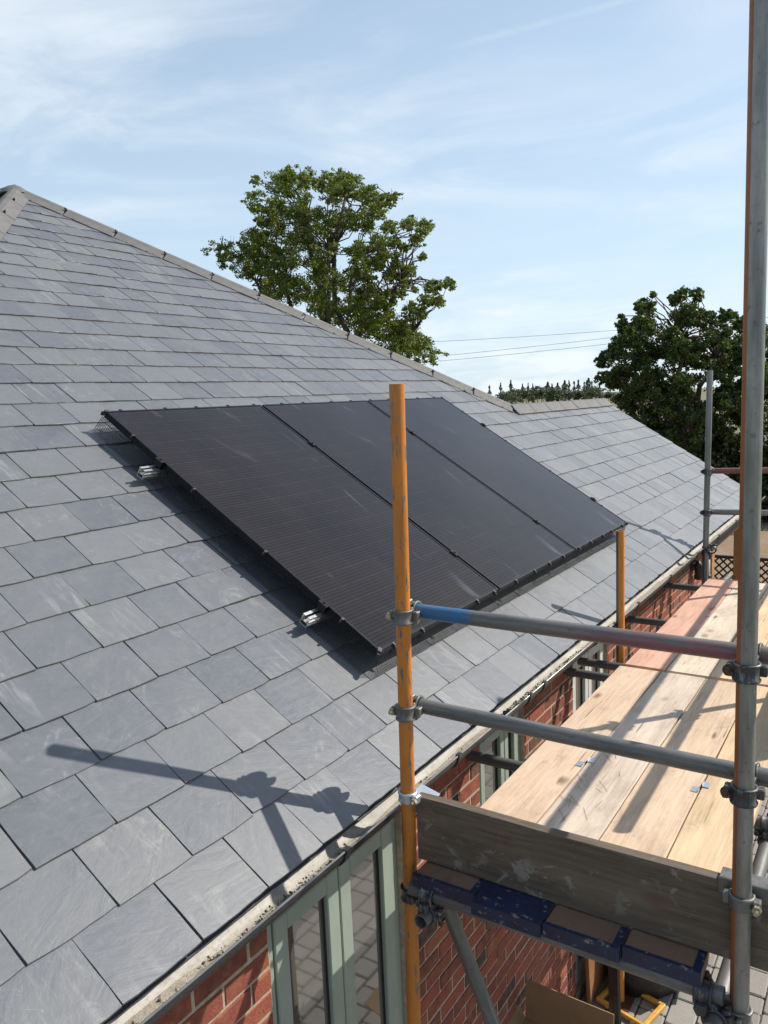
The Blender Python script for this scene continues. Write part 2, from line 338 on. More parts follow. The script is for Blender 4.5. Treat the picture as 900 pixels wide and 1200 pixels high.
def leaf_mat(name, a, b, c3, trans=0.25):
    t, p = mat(name)
    r = t.add('ShaderNodeNewGeometry').outputs['Random Per Island']
    c = t.mix(r, a, b); wn = t.add('ShaderNodeTexWhiteNoise', {'noise_dimensions': '1D'}, W=t.math('MULTIPLY', r, 51.0)).outputs[0]
    c = t.mix(t.ramp(wn, 0.86, 0.95, 0, 0.8), c, c3)
    t.set(p, 'Base_Color', c); t.set(p, 'Roughness', 0.5); t.set(p, 'Specular_IOR_Level', 0.35)
    tr = t.add('ShaderNodeBsdfTranslucent', None, Color=t.mix(1.0, c, (1.3, 1.5, 0.6), 'MULTIPLY'))
    mx = t.add('ShaderNodeMixShader', None, Fac=trans); t.l.new(p.outputs[0], mx.inputs[1]); t.l.new(tr.outputs[0], mx.inputs[2])
    t.l.new(mx.outputs[0], t.n['Material Output'].inputs[0])
leaf_mat('leaf_oak', (0.068, 0.096, 0.018), (0.135, 0.158, 0.032), (0.21, 0.22, 0.06), 0.42)
leaf_mat('leaf_dark', (0.034, 0.058, 0.016), (0.068, 0.098, 0.026), (0.12, 0.13, 0.035), 0.28)
leaf_mat('leaf_far', (0.060, 0.080, 0.062), (0.095, 0.115, 0.082), (0.12, 0.13, 0.08), 0.3)  # distance haze put into the leaf colour as a paler grey-green
leaf_mat('leaf_hedge', (0.022, 0.036, 0.012), (0.05, 0.066, 0.024), (0.09, 0.085, 0.03), 0.15)
plain('cardboard', (0.25, 0.155, 0.082), 0.85, var=0.12, scale=8, bump=0.1)
plain('black_bag', (0.022, 0.023, 0.026), 0.38, var=0.2, scale=8, bump=0.5, bdist=0.02)
plain('yellow_plastic', (0.55, 0.30, 0.05), 0.5, var=0.3, scale=20)
plain('lattice_black', (0.018, 0.017, 0.016), 0.7, var=0.2)
plain('bin_lid', (0.24, 0.31, 0.38), 0.4, 0.0, var=0.08, bump=0)
plain('dark_timber', (0.03, 0.024, 0.02), 0.6, var=0.3)
plain('zinc_plate', (0.45, 0.49, 0.53), 0.36, 0.7, var=0.1, scale=40)
plain('straw', (0.11, 0.07, 0.035), 0.8)
plain('cable', (0.05, 0.05, 0.055), 0.6)
plain('interior', (0.06, 0.055, 0.05), 0.8)

# ------------------------------------------------------------------ mesh helpers
class MB:
    def __init__(s): s.v = []; s.f = []; s.sm = []; s.mi = []; s.m = 0
    def face(s, idx, smooth=False): s.f.append(tuple(idx)); s.sm.append(smooth); s.mi.append(s.m)
    def box(s, lo, hi, M=None):
        b = len(s.v)
        for z in (lo[2], hi[2]):
            for y in (lo[1], hi[1]):
                for x in (lo[0], hi[0]):
                    q = Vector((x, y, z)); s.v.append(tuple(M @ q) if M else tuple(q))
        for f in ((0, 2, 3, 1), (4, 5, 7, 6), (0, 1, 5, 4), (2, 6, 7, 3), (0, 4, 6, 2), (1, 3, 7, 5)): s.face([b + i for i in f])
        return s
    def cbox(s, lo, hi, ch, M=None):
        """box with chamfered edges (all three axes)"""
        b = len(s.v); pts = {}
        for ix in (0, 1):
            for iy in (0, 1):
                for iz in (0, 1):
                    cpt = [(lo, hi)[k][a] for a, k in enumerate((ix, iy, iz))]
                    for a in range(3):
                        q = list(cpt)
                        for o in range(3):
                            if o != a: q[o] += ch * (1 if (ix, iy, iz)[o] == 0 else -1)
                        pts[(ix, iy, iz, a)] = len(s.v); q = Vector(q); s.v.append(tuple(M @ q) if M else tuple(q))
        P = lambda i, j, k, a: pts[(i, j, k, a)]
        for a in range(3):
            for k in (0, 1):
                o1, o2 = [x for x in range(3) if x != a]
                idx = []
                for (i, j) in ((0, 0), (1, 0), (1, 1), (0, 1)):
                    c = [0, 0, 0]; c[a] = k; c[o1] = i; c[o2] = j; idx.append(P(*c, a))
                s.face(idx)
        for a in range(3):                                  # edge chamfers along axis a
            o1, o2 = [x for x in range(3) if x != a]
            for i in (0, 1):
                for j in (0, 1):
                    c0 = [0, 0, 0]; c0[o1] = i; c0[o2] = j; c1 = list(c0); c1[a] = 1
                    s.face([P(*c0, o1), P(*c1, o1), P(*c1, o2), P(*c0, o2)])
        for i in (0, 1):
            for j in (0, 1):
                for k in (0, 1): s.face([P(i, j, k, 0), P(i, j, k, 1), P(i, j, k, 2)])
        return s
    def lathe(s, prof, n=20, M=None, a0=0.0, a1=2 * math.pi, closed=False, smooth=True):
        """prof: list of (r, z)"""
        full = abs(a1 - a0 - 2 * math.pi) < 1e-6; k = n if full else n + 1; b = len(s.v)
        for i in range(k):
            a = a0 + (a1 - a0) * i / n; ca, sa = math.cos(a), math.sin(a)
            for r, z in prof:
                q = Vector((r * ca, r * sa, z)); s.v.append(tuple(M @ q) if M else tuple(q))
        m = len(prof); rng = m if closed else m - 1
        for i in range(n):
            for j in range(rng):
                i2 = (i + 1) % k; j2 = (j + 1) % m
                s.face((b + i * m + j, b + i2 * m + j, b + i2 * m + j2, b + i * m + j2), smooth)
        if closed and not full:
            s.face([b + j for j in range(m)]); s.face([b + n * m + j for j in reversed(range(m))])
        return s
    def rod(s, a, b_, r0, r1=None, n=6, cap=True, smooth=True):
        a = Vector(a); b_ = Vector(b_); r1 = r0 if r1 is None else r1
        d = (b_ - a); L = d.length
        if L < 1e-9: return s
        Mx = Matrix.Translation(a) @ d.to_track_quat('Z', 'Y').to_matrix().to_4x4()
        b = len(s.v)
        for z, r in ((0, r0), (L, r1)):
            for i in range(n):
                t_ = 2 * math.pi * i / n; s.v.append(tuple(Mx @ Vector((r * math.cos(t_), r * math.sin(t_), z))))
        for i in range(n): s.face((b + i, b + (i + 1) % n, b + n + (i + 1) % n, b + n + i), smooth)
        if cap: s.face([b + i for i in reversed(range(n))]); s.face([b + n + i for i in range(n)])
        return s
    def mesh(s, name, mats):
        me = bpy.data.meshes.new(name); me.from_pydata(s.v, [], s.f)
        for m in (mats if isinstance(mats, (list, tuple)) else [mats]): me.materials.append(M[m])
        me.polygons.foreach_set('use_smooth', s.sm); me.polygons.foreach_set('material_index', s.mi)
        import bmesh
        bm = bmesh.new(); bm.from_mesh(me); bmesh.ops.recalc_face_normals(bm, faces=bm.faces); bm.to_mesh(me); bm.free()
        me.update(); return me
    def build(s, name, mats, parent=None, mw=None): return link(name, s.mesh(name, mats), parent, mw)
def link(name, me, parent=None, mw=None):
    o = bpy.data.objects.new(name, me); C.objects.link(o)
    o.parent = parent
    if mw is not None:
        if parent is not None: o.matrix_local = (WM(parent).inverted() @ mw)
        else: o.matrix_world = mw
    elif parent is not None: o.matrix_local = WM(parent).inverted()
    return o
def WM(o):
    m = o.matrix_basis.copy()
    while o.parent is not None:
        o = o.parent; m = o.matrix_basis @ m
    return m
def empty(name, loc=(0, 0, 0)):
    o = bpy.data.objects.new(name, None); C.objects.link(o); o.location = loc; o.empty_display_size = 0.1; return o
def tag(o, label, cat=None, group=None, kind=None):
    if label: o['label'] = label
    if cat: o['category'] = cat
    if group: o['group'] = group
    if kind: o['kind'] = kind
    return o

cR, sR = math.cos(PT), math.sin(PT)
ROOF = Matrix(((0, -cR, sR, 0), (1, 0, 0, 0), (0, sR, cR, 0), (0, 0, 0, 1)))     # (y along eave, up slope, normal) -> world
def RP(y, s, h=0.0): return ROOF @ Vector((y, s, h))
CMI = (Matrix.Translation(CAM) @ CROT.to_matrix().to_4x4()).inverted()
def px(P):
    q = CMI @ Vector(P)
    return (450 + FPX * q.x / -q.z, 600 - FPX * q.y / -q.z, -q.z)
def inframe(P, m=25):
    u, v, d = px(P); return d > 0.1 and -m < u < 900 + m and -m < v < 1200 + m
CM = CROT.to_matrix()
def at(u, v, D):
    """point seen in direction (u, v) at distance D along the view axis"""
    return CAM + CM @ Vector(((u - 450) / FPX * D, (600 - v) / FPX * D, -D))

GZ = -2.5                               # paving level
# ------------------------------------------------------------------ ground
gm = MB(); n = 24
R0 = 2600
gm.v.append((0, 0, GZ - 0.06))
for k, rr in enumerate((25, 120, 500, R0)):
    for i in range(n):
        a = 2 * math.pi * i / n; gm.v.append((rr * math.cos(a), rr * math.sin(a), GZ - 0.06))
for i in range(n): gm.face((0, 1 + i, 1 + (i + 1) % n))
for k in range(3):
    for i in range(n): gm.face((1 + k * n + i, 1 + k * n + (i + 1) % n, 1 + (k + 1) * n + (i + 1) % n, 1 + (k + 1) * n + i))
tag(gm.build('ground', 'field'), None, None, None, 'structure')
tag(MB().box((-14, 6.4, GZ - 0.3), (9, 24, GZ - 0.045)).build('gravel_drive', 'gravel'), None, None, None, 'structure')
pav = MB().box((-0.3, -4.6, GZ - 0.3), (5.6, 6.4, GZ - 0.018)).build('block_paving', 'joint_sand')
tag(pav, None, None, None, 'structure')
# pavers in courses of mixed lengths
PCH = 0.166; cand = []
x = -0.14; row = 0
while x < 5.4:
    y = -4.5 + rnd.uniform(0, 0.2); 
    while y < 6.3:
        L = rnd.choice((0.12, 0.16, 0.16, 0.20, 0.24, 0.24))
        if y + L > 6.38: break
        cand.append((x, y, L)); y += L
    x += PCH; row += 1
def paver_into(mb, L, seed, M=None):
    r = random.Random(seed); g = 0.0028; c = 0.007
    x0, x1, y0, y1 = g, PCH - g, g, L - g
    def ring(ins, z, j):
        pts = []
        for (a, b, sx, sy) in ((x0, y0, 1, 1), (x1, y0, -1, 1), (x1, y1, -1, -1), (x0, y1, 1, -1)):
            for (du, dv) in (((0, 0.011), (0.011, 0)) if sx * sy > 0 else ((0.011, 0), (0, 0.011))):
                pts.append((a + sx * (ins + du) + r.uniform(-j, j), b + sy * (ins + dv) + r.uniform(-j, j), z))
        return pts
    b = len(mb.v); tz = r.uniform(-0.002, 0.002)
    for rg in (ring(0, -0.03, 0), ring(0, -c + tz, 0.0015), ring(0.008, tz, 0.0015)):
        for q in rg: mb.v.append(tuple(M @ Vector(q)) if M else q)
    for k in (0, 1):
        for i in range(8): mb.face((b + k * 8 + i, b + k * 8 + (i + 1) % 8, b + k * 8 + 8 + (i + 1) % 8, b + k * 8 + 8 + i))
    mb.face([b + 16 + i for i in range(8)])
def vis_paver(c):
    P = (c[0] + 0.08, c[1] + c[2] / 2, GZ); u, v, d = px(P)
    return inframe(P, 20) and (u > 640) and v > 820
vis = sorted([c for c in cand if vis_paver(c)], key=lambda c: px((c[0], c[1], GZ))[2])[:290]
vs = set(vis); pm = {}
for L in (0.12, 0.16, 0.20, 0.24):
    for k in range(3):
        mb = MB(); paver_into(mb, L, int(L * 100) * 10 + k); pm[(L, k)] = mb.mesh('paver', 'paver')
for c in vis:
    o = link('paver', pm[(c[2], rnd.randrange(3))], pav, Matrix.Translation((c[0], c[1], GZ + rnd.uniform(-0.002, 0.002))))
mb = MB()
for i, c in enumerate(cand):
    if c not in vs: paver_into(mb, c[2], i, Matrix.Translation((c[0], c[1], GZ)))
tag(mb.build('paver_field', 'paver', pav), None, None, None, 'stuff')

# ------------------------------------------------------------------ house
house = empty('house', (-3, 2, GZ))
tag(house, 'brick house with grey slate hipped roof, black gutter and sage green windows', 'house')
YW0, YW1 = -3.05, 5.74                  # wall ends
YP = 2.09; SP = 6.1; YH = 5.2; SH = 2.2365; YV = 8.22
KH = (YH - YP) / (SP - SH)
Y_L = YP - KH * SP                      # left hip at eave
# roof deck: the slated face and the faces behind it
mb = MB()
h = -0.05
def rp(y, s): 
    q = RP(y, s, h); mb.v.append(tuple(q)); return len(mb.v) - 1
def wp(x, y, z): mb.v.append((x, y, z)); return len(mb.v) - 1
zpk = RP(YP, SP, h).z; xpk = RP(YP, SP, h).x; xr = RP(0, SH, h).x; zr = RP(0, SH, h).z; x0 = RP(0, 0, h).x; z0 = RP(0, 0, h).z
XB = -12.0
A = rp(Y_L, 0); B = rp(YV, 0); Cc = rp(YV, SH); D = rp(YH, SH); P_ = rp(YP, SP)
mb.face((A, B, Cc, D, P_))
Q = wp(XB, YP, zpk); E1 = wp(XB, Y_L, z0); F1 = wp(XB, 2 * YP - Y_L, z0)
V1 = wp(xr, 2 * YP - Y_L - (x0 - xr) * 0 , z0)
mb.face((P_, A, E1, Q))
mb.face((D, P_, Q, F1, V1))
BK = wp(2 * xr - x0, YV, z0); BK2 = wp(2 * xr - x0, YH + 0.3, z0)
mb.face((D, Cc, BK, BK2))
mb.face((E1, F1, Q))
roof = mb.build('roof', 'roof_felt', house)
# slates
G = 0.2; SW = 0.2503; T = 0.0078; HT = 2.6 * T; SL = 0.5
TILT = Matrix.Rotation(-math.atan(HT / SL), 4, 'X')
def slate_outline(w, L, seed, tl=0.0):
    r = random.Random(seed); pts = []
    nt = 7
    for i in range(nt):
        u = w * i / (nt - 1); pts.append([u, r.uniform(-0.0017, 0.0017) if 0 < i < nt - 1 else r.uniform(0.0, 0.005)])
    pts[0][0] += 0.0015; pts[-1][0] -= 0.0015
    for v_ in (0.05, 0.11, 0.17): pts.append([w + r.uniform(-0.0016, 0.0008), v_])
    pts.append([w, L]); pts.append([0, L])
    for v_ in (0.17, 0.11, 0.05): pts.append([r.uniform(-0.0008, 0.0016), v_])
    return pts
def slate_into(mb, pts, seed, mw=None):
    r = random.Random(seed + 999); n = len(pts); b = len(mb.v)
    cx = sum(p_[0] for p_ in pts) / n; cy = sum(p_[1] for p_ in pts) / n
    ins = []
    for (u, v_) in pts:
        k = r.uniform(0.0004, 0.0014)
        ins.append((u + 0.6 * k * (1 if u < cx else -1) * (1 if abs(u - cx) > 0.09 else 0), v_ + (k if v_ < cy - 0.1 else 0)))
    for (u, v_) in pts: mb.v.append((u, v_, -T))
    for (u, v_) in pts: mb.v.append((u, v_, -0.0009 - r.uniform(0, 0.0008)))
    for (u, v_) in ins: mb.v.append((u, v_, 0.0))
    if mw is not None:
        for i in range(b, len(mb.v)): mb.v[i] = tuple(mw @ Vector(mb.v[i]))
    for k in (0, 1):
        for i in range(n): mb.face((b + k * n + i, b + k * n + (i + 1) % n, b + (k + 1) * n + (i + 1) % n, b + (k + 1) * n + i))
    mb.face([b + 2 * n + i for i in range(n)])
def clip(pts, a, b_, c):                 # keep a*u+b*v<=c
    out = []
    for i in range(len(pts)):
        p0, p1 = pts[i], pts[(i + 1) % len(pts)]
        d0 = a * p0[0] + b_ * p0[1] - c; d1 = a * p1[0] + b_ * p1[1] - c
        if d0 <= 0: out.append(p0)
        if d0 * d1 < 0:
            t_ = d0 / (d0 - d1); out.append([p0[0] + t_ * (p1[0] - p0[0]), p0[1] + t_ * (p1[1] - p0[1])])
    return out
variants = []
for k in range(14):
    mb = MB(); slate_into(mb, slate_outline(SW - 0.0026, SL, k), k); variants.append(mb.mesh('slate', 'slate'))
slates = []                              # (y, s, jitter matrix, pts or None)
OFF = {0: -1.2409, 1: -1.3561, 2: -1.2156}
k = 0
while k * G < SP - 0.05:
    s0 = k * G
    off = OFF.get(k, -1.24 - (0.125 if k % 2 else 0.0) + rnd.uniform(-0.025, 0.025))
    y = off - math.ceil((off - Y_L) / SW + 1) * SW
    yend = YV if s0 < SH else YP + KH * (SP - s0)
    while y < yend + 0.02:
        ww = SW
        L = SL
        full = True; pts = None
        yl = YP - KH * (SP - s0)
        if y + ww < yl - 0.05 : y += ww; continue
        top = s0 + L
        # half planes in (y, s)
        cl = []
        cl.append((-1.0, -0.0, 0.0, -(YP - KH * SP) * 1.0, KH))     # left hip: y >= YP - KH*(SP - s)
        pts0 = slate_outline(ww - 0.0045, L, rnd.randrange(10 ** 6))
        P2 = [[u + y, v_ + s0] for u, v_ in pts0]
        n0 = len(P2); area0 = True
        before = [tuple(q) for q in P2]
        P2 = clip(P2, -1.0, KH, -(YP - KH * SP))
        if s0 < SH and y + ww / 2 > YH: P2 = clip(P2, 0.0, 1.0, SH) if P2 else P2
        else: P2 = clip(P2, 1.0, KH, YP + KH * SP) if P2 else P2
        P2 = clip(P2, 1.0, 0.0, YV) if P2 else P2
        if len(P2) < 3: y += ww; continue
        ar = abs(sum(P2[i][0] * P2[(i + 1) % len(P2)][1] - P2[(i + 1) % len(P2)][0] * P2[i][1] for i in range(len(P2)))) / 2
        if ar < 0.003: y += ww; continue
        cut = ar < 0.985 * (ww - 0.0045) * L
        J = Matrix.Translation((rnd.uniform(-0.0012, 0.0012), rnd.uniform(-0.0025, 0.0025), rnd.uniform(-0.0012, 0.0012))) @ Matrix.Rotation(rnd.gauss(0, 0.0035), 4, 'Z') @ Matrix.Rotation(rnd.gauss(0, 0.0055), 4, 'Y') @ Matrix.Rotation(abs(rnd.gauss(0, 0.0018)), 4, 'X')
        slates.append((y, s0, J, [[u - y, v_ - s0] for u, v_ in P2] if cut else None))
        y += ww
    k += 1
def slate_px(sl):
    y, s, J, pts = sl
    if not any(inframe(RP(y + a, s + b), 5) for a in (0, SW) for b in (0, G)): return 0
    if 0.36 < y and y + SW < 3.70 and 0.50 < s and s + G < 2.25: return 0       # beneath the panels
    q = [px(RP(y + a, s + b)) for a, b in ((0, 0), (SW, 0), (SW, G), (0, G))]
    return abs(sum(q[i][0] * q[(i + 1) % 4][1] - q[(i + 1) % 4][0] * q[i][1] for i in range(4))) / 2
order = sorted(range(len(slates)), key=lambda i: -slate_px(slates[i]))
single = set(order[:300])
mb = MB()
for i, (y, s, J, pts) in enumerate(slates):
    mw = ROOF @ Matrix.Translation((y, s, 0)) @ TILT @ J
    if i in single:
        if pts is None: me = variants[rnd.randrange(14)]
        else: m2 = MB(); slate_into(m2, pts, i); me = m2.mesh('slate', 'slate')
        link('slate', me, roof, mw)
    else:
        slate_into(mb, pts or slate_outline(SW - 0.0026, SL, i), i, mw)
tag(mb.build('slate_field', 'slate_field', roof), None, None, None, 'stuff')
# starter course under the first slates, verge and eaves edges
MB().box((Y_L, 0.040, -0.0215), (YV - 0.01, 0.30, -0.0175), ROOF).build('eaves_course', 'slate_field', roof)
MB().box((YV - 0.03, 0.0, -0.12), (YV - 0.004, SH, -0.024), ROOF).build('verge_board', 'gutter_black', roof)
# ridge and hip tiles
def cap_tile(mb, L, w_, rise, th=0.016):
    """angular cap with rounded crown, along local +X, apex up"""
    prof = [(-w_, -rise), (-w_ * 0.5, -rise * 0.42), (-0.035, -0.008), (0, 0.004), (0.035, -0.008), (w_ * 0.5, -rise * 0.42), (w_, -rise)]
    b = len(mb.v); n_ = len(prof)
    xs = (0, 0.006, L - 0.006, L)
    for xi, X in enumerate(xs):
        d = 0.004 if xi in (0, 3) else 0
        for (yy, zz) in prof: mb.v.append((X, yy * (1 - d * 4), zz - d))
    for xi, X in enumerate((0, L)):
        for (yy, zz) in prof: mb.v.append((X, yy * 0.9, zz - th))
    for i in range(3):
        for j in range(n_ - 1): mb.face((b + i * n_ + j, b + i * n_ + j + 1, b + (i + 1) * n_ + j + 1, b + (i + 1) * n_ + j))
    o0, o1 = b + 4 * n_, b + 5 * n_
    for j in range(n_ - 1):
        mb.face((b + j, b + j + 1, o0 + j + 1, o0 + j)); mb.face((b + 3 * n_ + j, b + 3 * n_ + j + 1, o1 + j + 1, o1 + j)); mb.face((o0 + j, o0 + j + 1, o1 + j + 1, o1 + j))
    mb.face((b, b + n_, b + 2 * n_, b + 3 * n_, o1, o0)); mb.face((b + n_ - 1, b + 2 * n_ - 1, b + 3 * n_ - 1, b + 4 * n_ - 1, o1 + n_ - 1, o0 + n_ - 1))
def cap_run(name, a, b_, L, w_, rise, lift, clips, cs_=-1):
    d = (b_ - a); tot = d.length; xax = d.normalized(); yax = Vector((0, 0, 1)).cross(xax).normalized(); zax = xax.cross(yax)
    B_ = Matrix((xax, yax, zax)).transposed().to_4x4()
    n_ = round(tot / L); L = tot / n_
    mbt = MB(); cap_tile(mbt, L - 0.010, w_, rise); me = mbt.mesh(name, 'ridge_concrete')
    mc = MB(); mc.box((-0.012, -0.016, -0.002), (0.012, 0.016, 0.012)); mc.box((-0.028, -0.010, 0.010), (-0.006, 0.004, 0.034)); mc.box((0.004, -0.014, 0.010), (0.014, 0.014, 0.026)); cme = mc.mesh('clip', 'black_clip')
    for i in range(n_):
        q = a + xax * (i * L) + zax * lift
        J = Matrix.Rotation(rnd.gauss(0, 0.006), 4, 'X') @ Matrix.Rotation(rnd.gauss(0, 0.004), 4, 'Y')
        o = link(name, me, roof, Matrix.Translation(q) @ B_ @ J)
        if clips and i > 0: link('clip', cme, o, Matrix.Translation(q - xax * 0.004 - zax * 0.022) @ B_ @ Matrix.Translation((0, cs_ * 0.052, 0)) @ Matrix.Rotation(-cs_ * 0.55, 4, 'X') @ Matrix.Scale(0.6, 4))
pk = RP(YP, SP); he = RP(YH, SH); le = RP(Y_L, 0)
cap_run('hip_tile', pk, he, 0.45, 0.118, 0.078, 0.034, True)
cap_run('hip_tile', pk, le, 0.45, 0.118, 0.078, 0.034, True, 1)
cap_run('ridge_tile', he + Vector((0, -0.05, 0)), RP(YV, SH) + Vector((0, -0.03, 0)), 0.45, 0.112, 0.092, 0.034, False)
cap_run('ridge_tile', pk, Vector((XB, YP, pk.z)), 0.45, 0.115, 0.07, 0.05, False)
mb = MB()
for (a, b_, off) in ((pk, he, 0.09), (RP(YH, SH), RP(YV - 0.05, SH), 0.09)):
    nseg = int((b_ - a).length / 0.06)
    for i in range(nseg):
        q = a.lerp(b_, (i + 0.5) / nseg); r = rnd.uniform(0.008, 0.014)
        # lumpy bedding mortar along the slate side of the caps
        if a is pk: q = q + Vector((0.073, -0.073, -0.050))
        else: q = q + Vector((0.100, 0, -0.066))
        mb.lathe([(0.001, -r), (r * 1.3, -r * 0.3), (r, r * 0.7), (0.001, r)], 6, Matrix.Translation(q))
tag(mb.build('bedding_mortar', 'mortar_bed', roof), None, None, None, 'stuff')
# peak cap
mb = MB(); mb.lathe([(0.125, -0.075), (0.10, -0.040), (0.06, -0.010), (0.001, 0.004)], 14, Matrix.Translation(pk + Vector((-0.02, 0, 0.044)))); mb.build('peak_cap', 'ridge_concrete', roof)

# ---- walls
WX = -0.15
wall = MB()
OPEN = [(-0.60, 0.185, -2.42, -0.238), (0.87, 1.40, -1.13, -0.238), (2.12, 2.80, -2.46, -0.238)]
def wall_rects():
    ys = [YW0]; 
    for o in OPEN: ys += [o[0], o[1]]
    ys.append(YW1)
    for i in range(0, len(ys) - 1, 2): yield ys[i], ys[i + 1], GZ - 0.1, -0.10
    for o in OPEN:
        yield o[0], o[1], GZ - 0.1, o[2]; yield o[0], o[1], o[3], -0.10
for (a, b_, c, d) in wall_rects():
    if d > c: wall.box((WX - 0.12, a, c), (WX - 0.004, b_, d))
wall.box((WX - 5.3, YW1 - 0.11, GZ - 0.1), (WX - 0.13, YW1, -0.1))
wall.box((-11.5, YW0, GZ - 0.1), (-11.4, YW1, -0.1))
wall.box((-11.5, YW0 - 0.11, GZ - 0.1), (WX - 0.12, YW0, -0.1))
wall = wall.build('wall', 'mortar', house)
bricks = []
CH = 0.075; kz = 0
z = GZ
while z < -0.12:
    y = YW0 + (0.1125 if kz % 2 else 0.0) - 0.225
    while y < YW1 - 0.02:
        segs = [(max(y + 0.005, YW0), min(y + 0.220, YW1 - 0.003))]
        for o in OPEN:
            if z + 0.065 > o[2] + 0.01 and z < o[3]:
                ns = []
                for (a, b_) in segs:
                    if b_ <= o[0] or a >= o[1]: ns.append((a, b_)); continue
                    if a < o[0]: ns.append((a, o[0] - 0.001))
                    if b_ > o[1]: ns.append((o[1] + 0.001, b_))
                segs = ns
        for (a, b_) in segs:
            if b_ - a > 0.025: bricks.append((a, b_, z + 0.005, z + 0.070))
        y += 0.225
    z += CH; kz += 1
def brick_into(mb, L, H, r, mw=None):
    b = len(mb.v); c = 0.0035; j = 0.0018; n0 = b
    q = lambda: r.uniform(-j, j)
    back = [(-0.05, 0, 0), (-0.05, L, 0), (-0.05, L, H), (-0.05, 0, H)]
    mid = [(-c, q() * .6, q() * .6), (-c, L / 2, q()), (-c, L + q() * .6, q() * .6), (-c, L + q() * .6, H + q()), (-c, L / 2, H + q()), (-c, q() * .6, H + q())]
    fr = [(q() * .5, c + q() * .6, c), (q() * .5, L / 2, c + q()), (q() * .5, L - c, c), (q() * .5, L - c, H - c), (q() * .5, L / 2, H - c + q()), (q() * .5, c, H - c)]
    for P in back + mid + fr: mb.v.append(tuple(mw @ Vector(P)) if mw else P)
    mb.face((b + 0, b + 1, b + 6, b + 5, b + 4)); mb.face((b + 1, b + 2, b + 7, b + 6)); mb.face((b + 2, b + 3, b + 9, b + 8, b + 7)); mb.face((b + 3, b + 0, b + 4, b + 9))
    for i in range(6): mb.face((b + 4 + i, b + 4 + (i + 1) % 6, b + 10 + (i + 1) % 6, b + 10 + i))
    mb.face([b + 10 + i for i in range(6)])
def brick_score(bk):
    P = (WX, (bk[0] + bk[1]) / 2, (bk[2] + bk[3]) / 2); u, v, d = px(P)
    if not inframe(P, 15): return 0
    # wall below the gutter line only, and not far behind the platform boards
    occ = (v < 1195 - 0.815 * (u - 130) + 6)
    if occ: return 0
    tt = (-0.2 - CAM.z) / (P[2] - CAM.z) if P[2] < -0.2 else 2
    if 0 < tt < 1:
        hx = CAM.x + tt * (P[0] - CAM.x); hy = CAM.y + tt * (P[1] - CAM.y)
        if 0.15 < hx < 1.06 and -0.2 < hy < 4.4: return 0
    return (bk[1] - bk[0]) / d ** 2
bo = sorted(range(len(bricks)), key=lambda i: -brick_score(bricks[i]))
bs = set(i for i in bo[:300] if brick_score(bricks[i]) > 0)
bv = [MB() for _ in range(8)]
for k, m_ in enumerate(bv): brick_into(m_, 0.215, 0.065, random.Random(k))
bv = [m_.mesh('brick', 'brick') for m_ in bv]
fb = MB()
for i, (a, b_, z0_, z1_) in enumerate(bricks):
    J = Matrix.Translation((WX + rnd.uniform(-0.0025, 0.0025), a, z0_))
    if i in bs:
        if b_ - a > 0.213: me = bv[rnd.randrange(8)]
        else: m2 = MB(); brick_into(m2, b_ - a, 0.065, random.Random(i)); me = m2.mesh('brick', 'brick')
        link('brick', me, wall, J)
    else: brick_into(fb, b_ - a, 0.065, random.Random(i), J)
tag(fb.build('brick_field', 'brick_field', wall), None, None, None, 'stuff')
# interior floor/back so that the rooms are dark behind the glass
MB().box((WX - 2.0, YW0 + 0.1, GZ - 0.05), (WX - 1.95, YW1 - 0.15, -0.1)).build('inner_wall', 'interior', house)
# soffit and fascia
MB().box((-0.088, YW0, -0.165), (-0.071, YV - 0.02, -0.028)).build('fascia', 'gutter_black', house)
MB().box((WX - 0.1, YW0, -0.160), (-0.0885, YV - 0.03, -0.148)).build('soffit', 'gutter_black', house)
# porch at the far end: posts and beam
MB().cbox((-0.24, 6.02, GZ), (-0.11, 6.15, -0.29), 0.006).build('porch_post', 'oak', house)
MB().cbox((-0.24, 8.02, GZ), (-0.11, 8.15, -0.29), 0.006).build('porch_post', 'oak', house)
MB().box((-0.25, YW1 + 0.002, -0.288), (-0.10, 8.2, -0.162)).build('porch_beam', 'dark_timber', house)
MB().box((2 * xr + 0.2, YV - 0.2, -0.10), (-0.10, YV - 0.06, 0.0)).build('gable_tie', 'dark_timber', house)
# downpipe
mb = MB(); mb.rod((-0.045, 5.42, GZ), (-0.045, 5.42, -0.25), 0.034, n=16); mb.rod((-0.045, 5.42, -0.25), (-0.012, 5.42, -0.10), 0.034, n=16)
for zz in (-0.42, -1.5): mb.lathe([(0.034, -0.02), (0.041, -0.018), (0.041, 0.018), (0.034, 0.02)], 16, Matrix.Translation((-0.045, 5.42, zz)))
for zz in (-0.42, -1.5): mb.box((-0.149, 5.40, zz - 0.012), (-0.075, 5.44, zz + 0.012))
mb.build('downpipe', 'gutter_black', house)
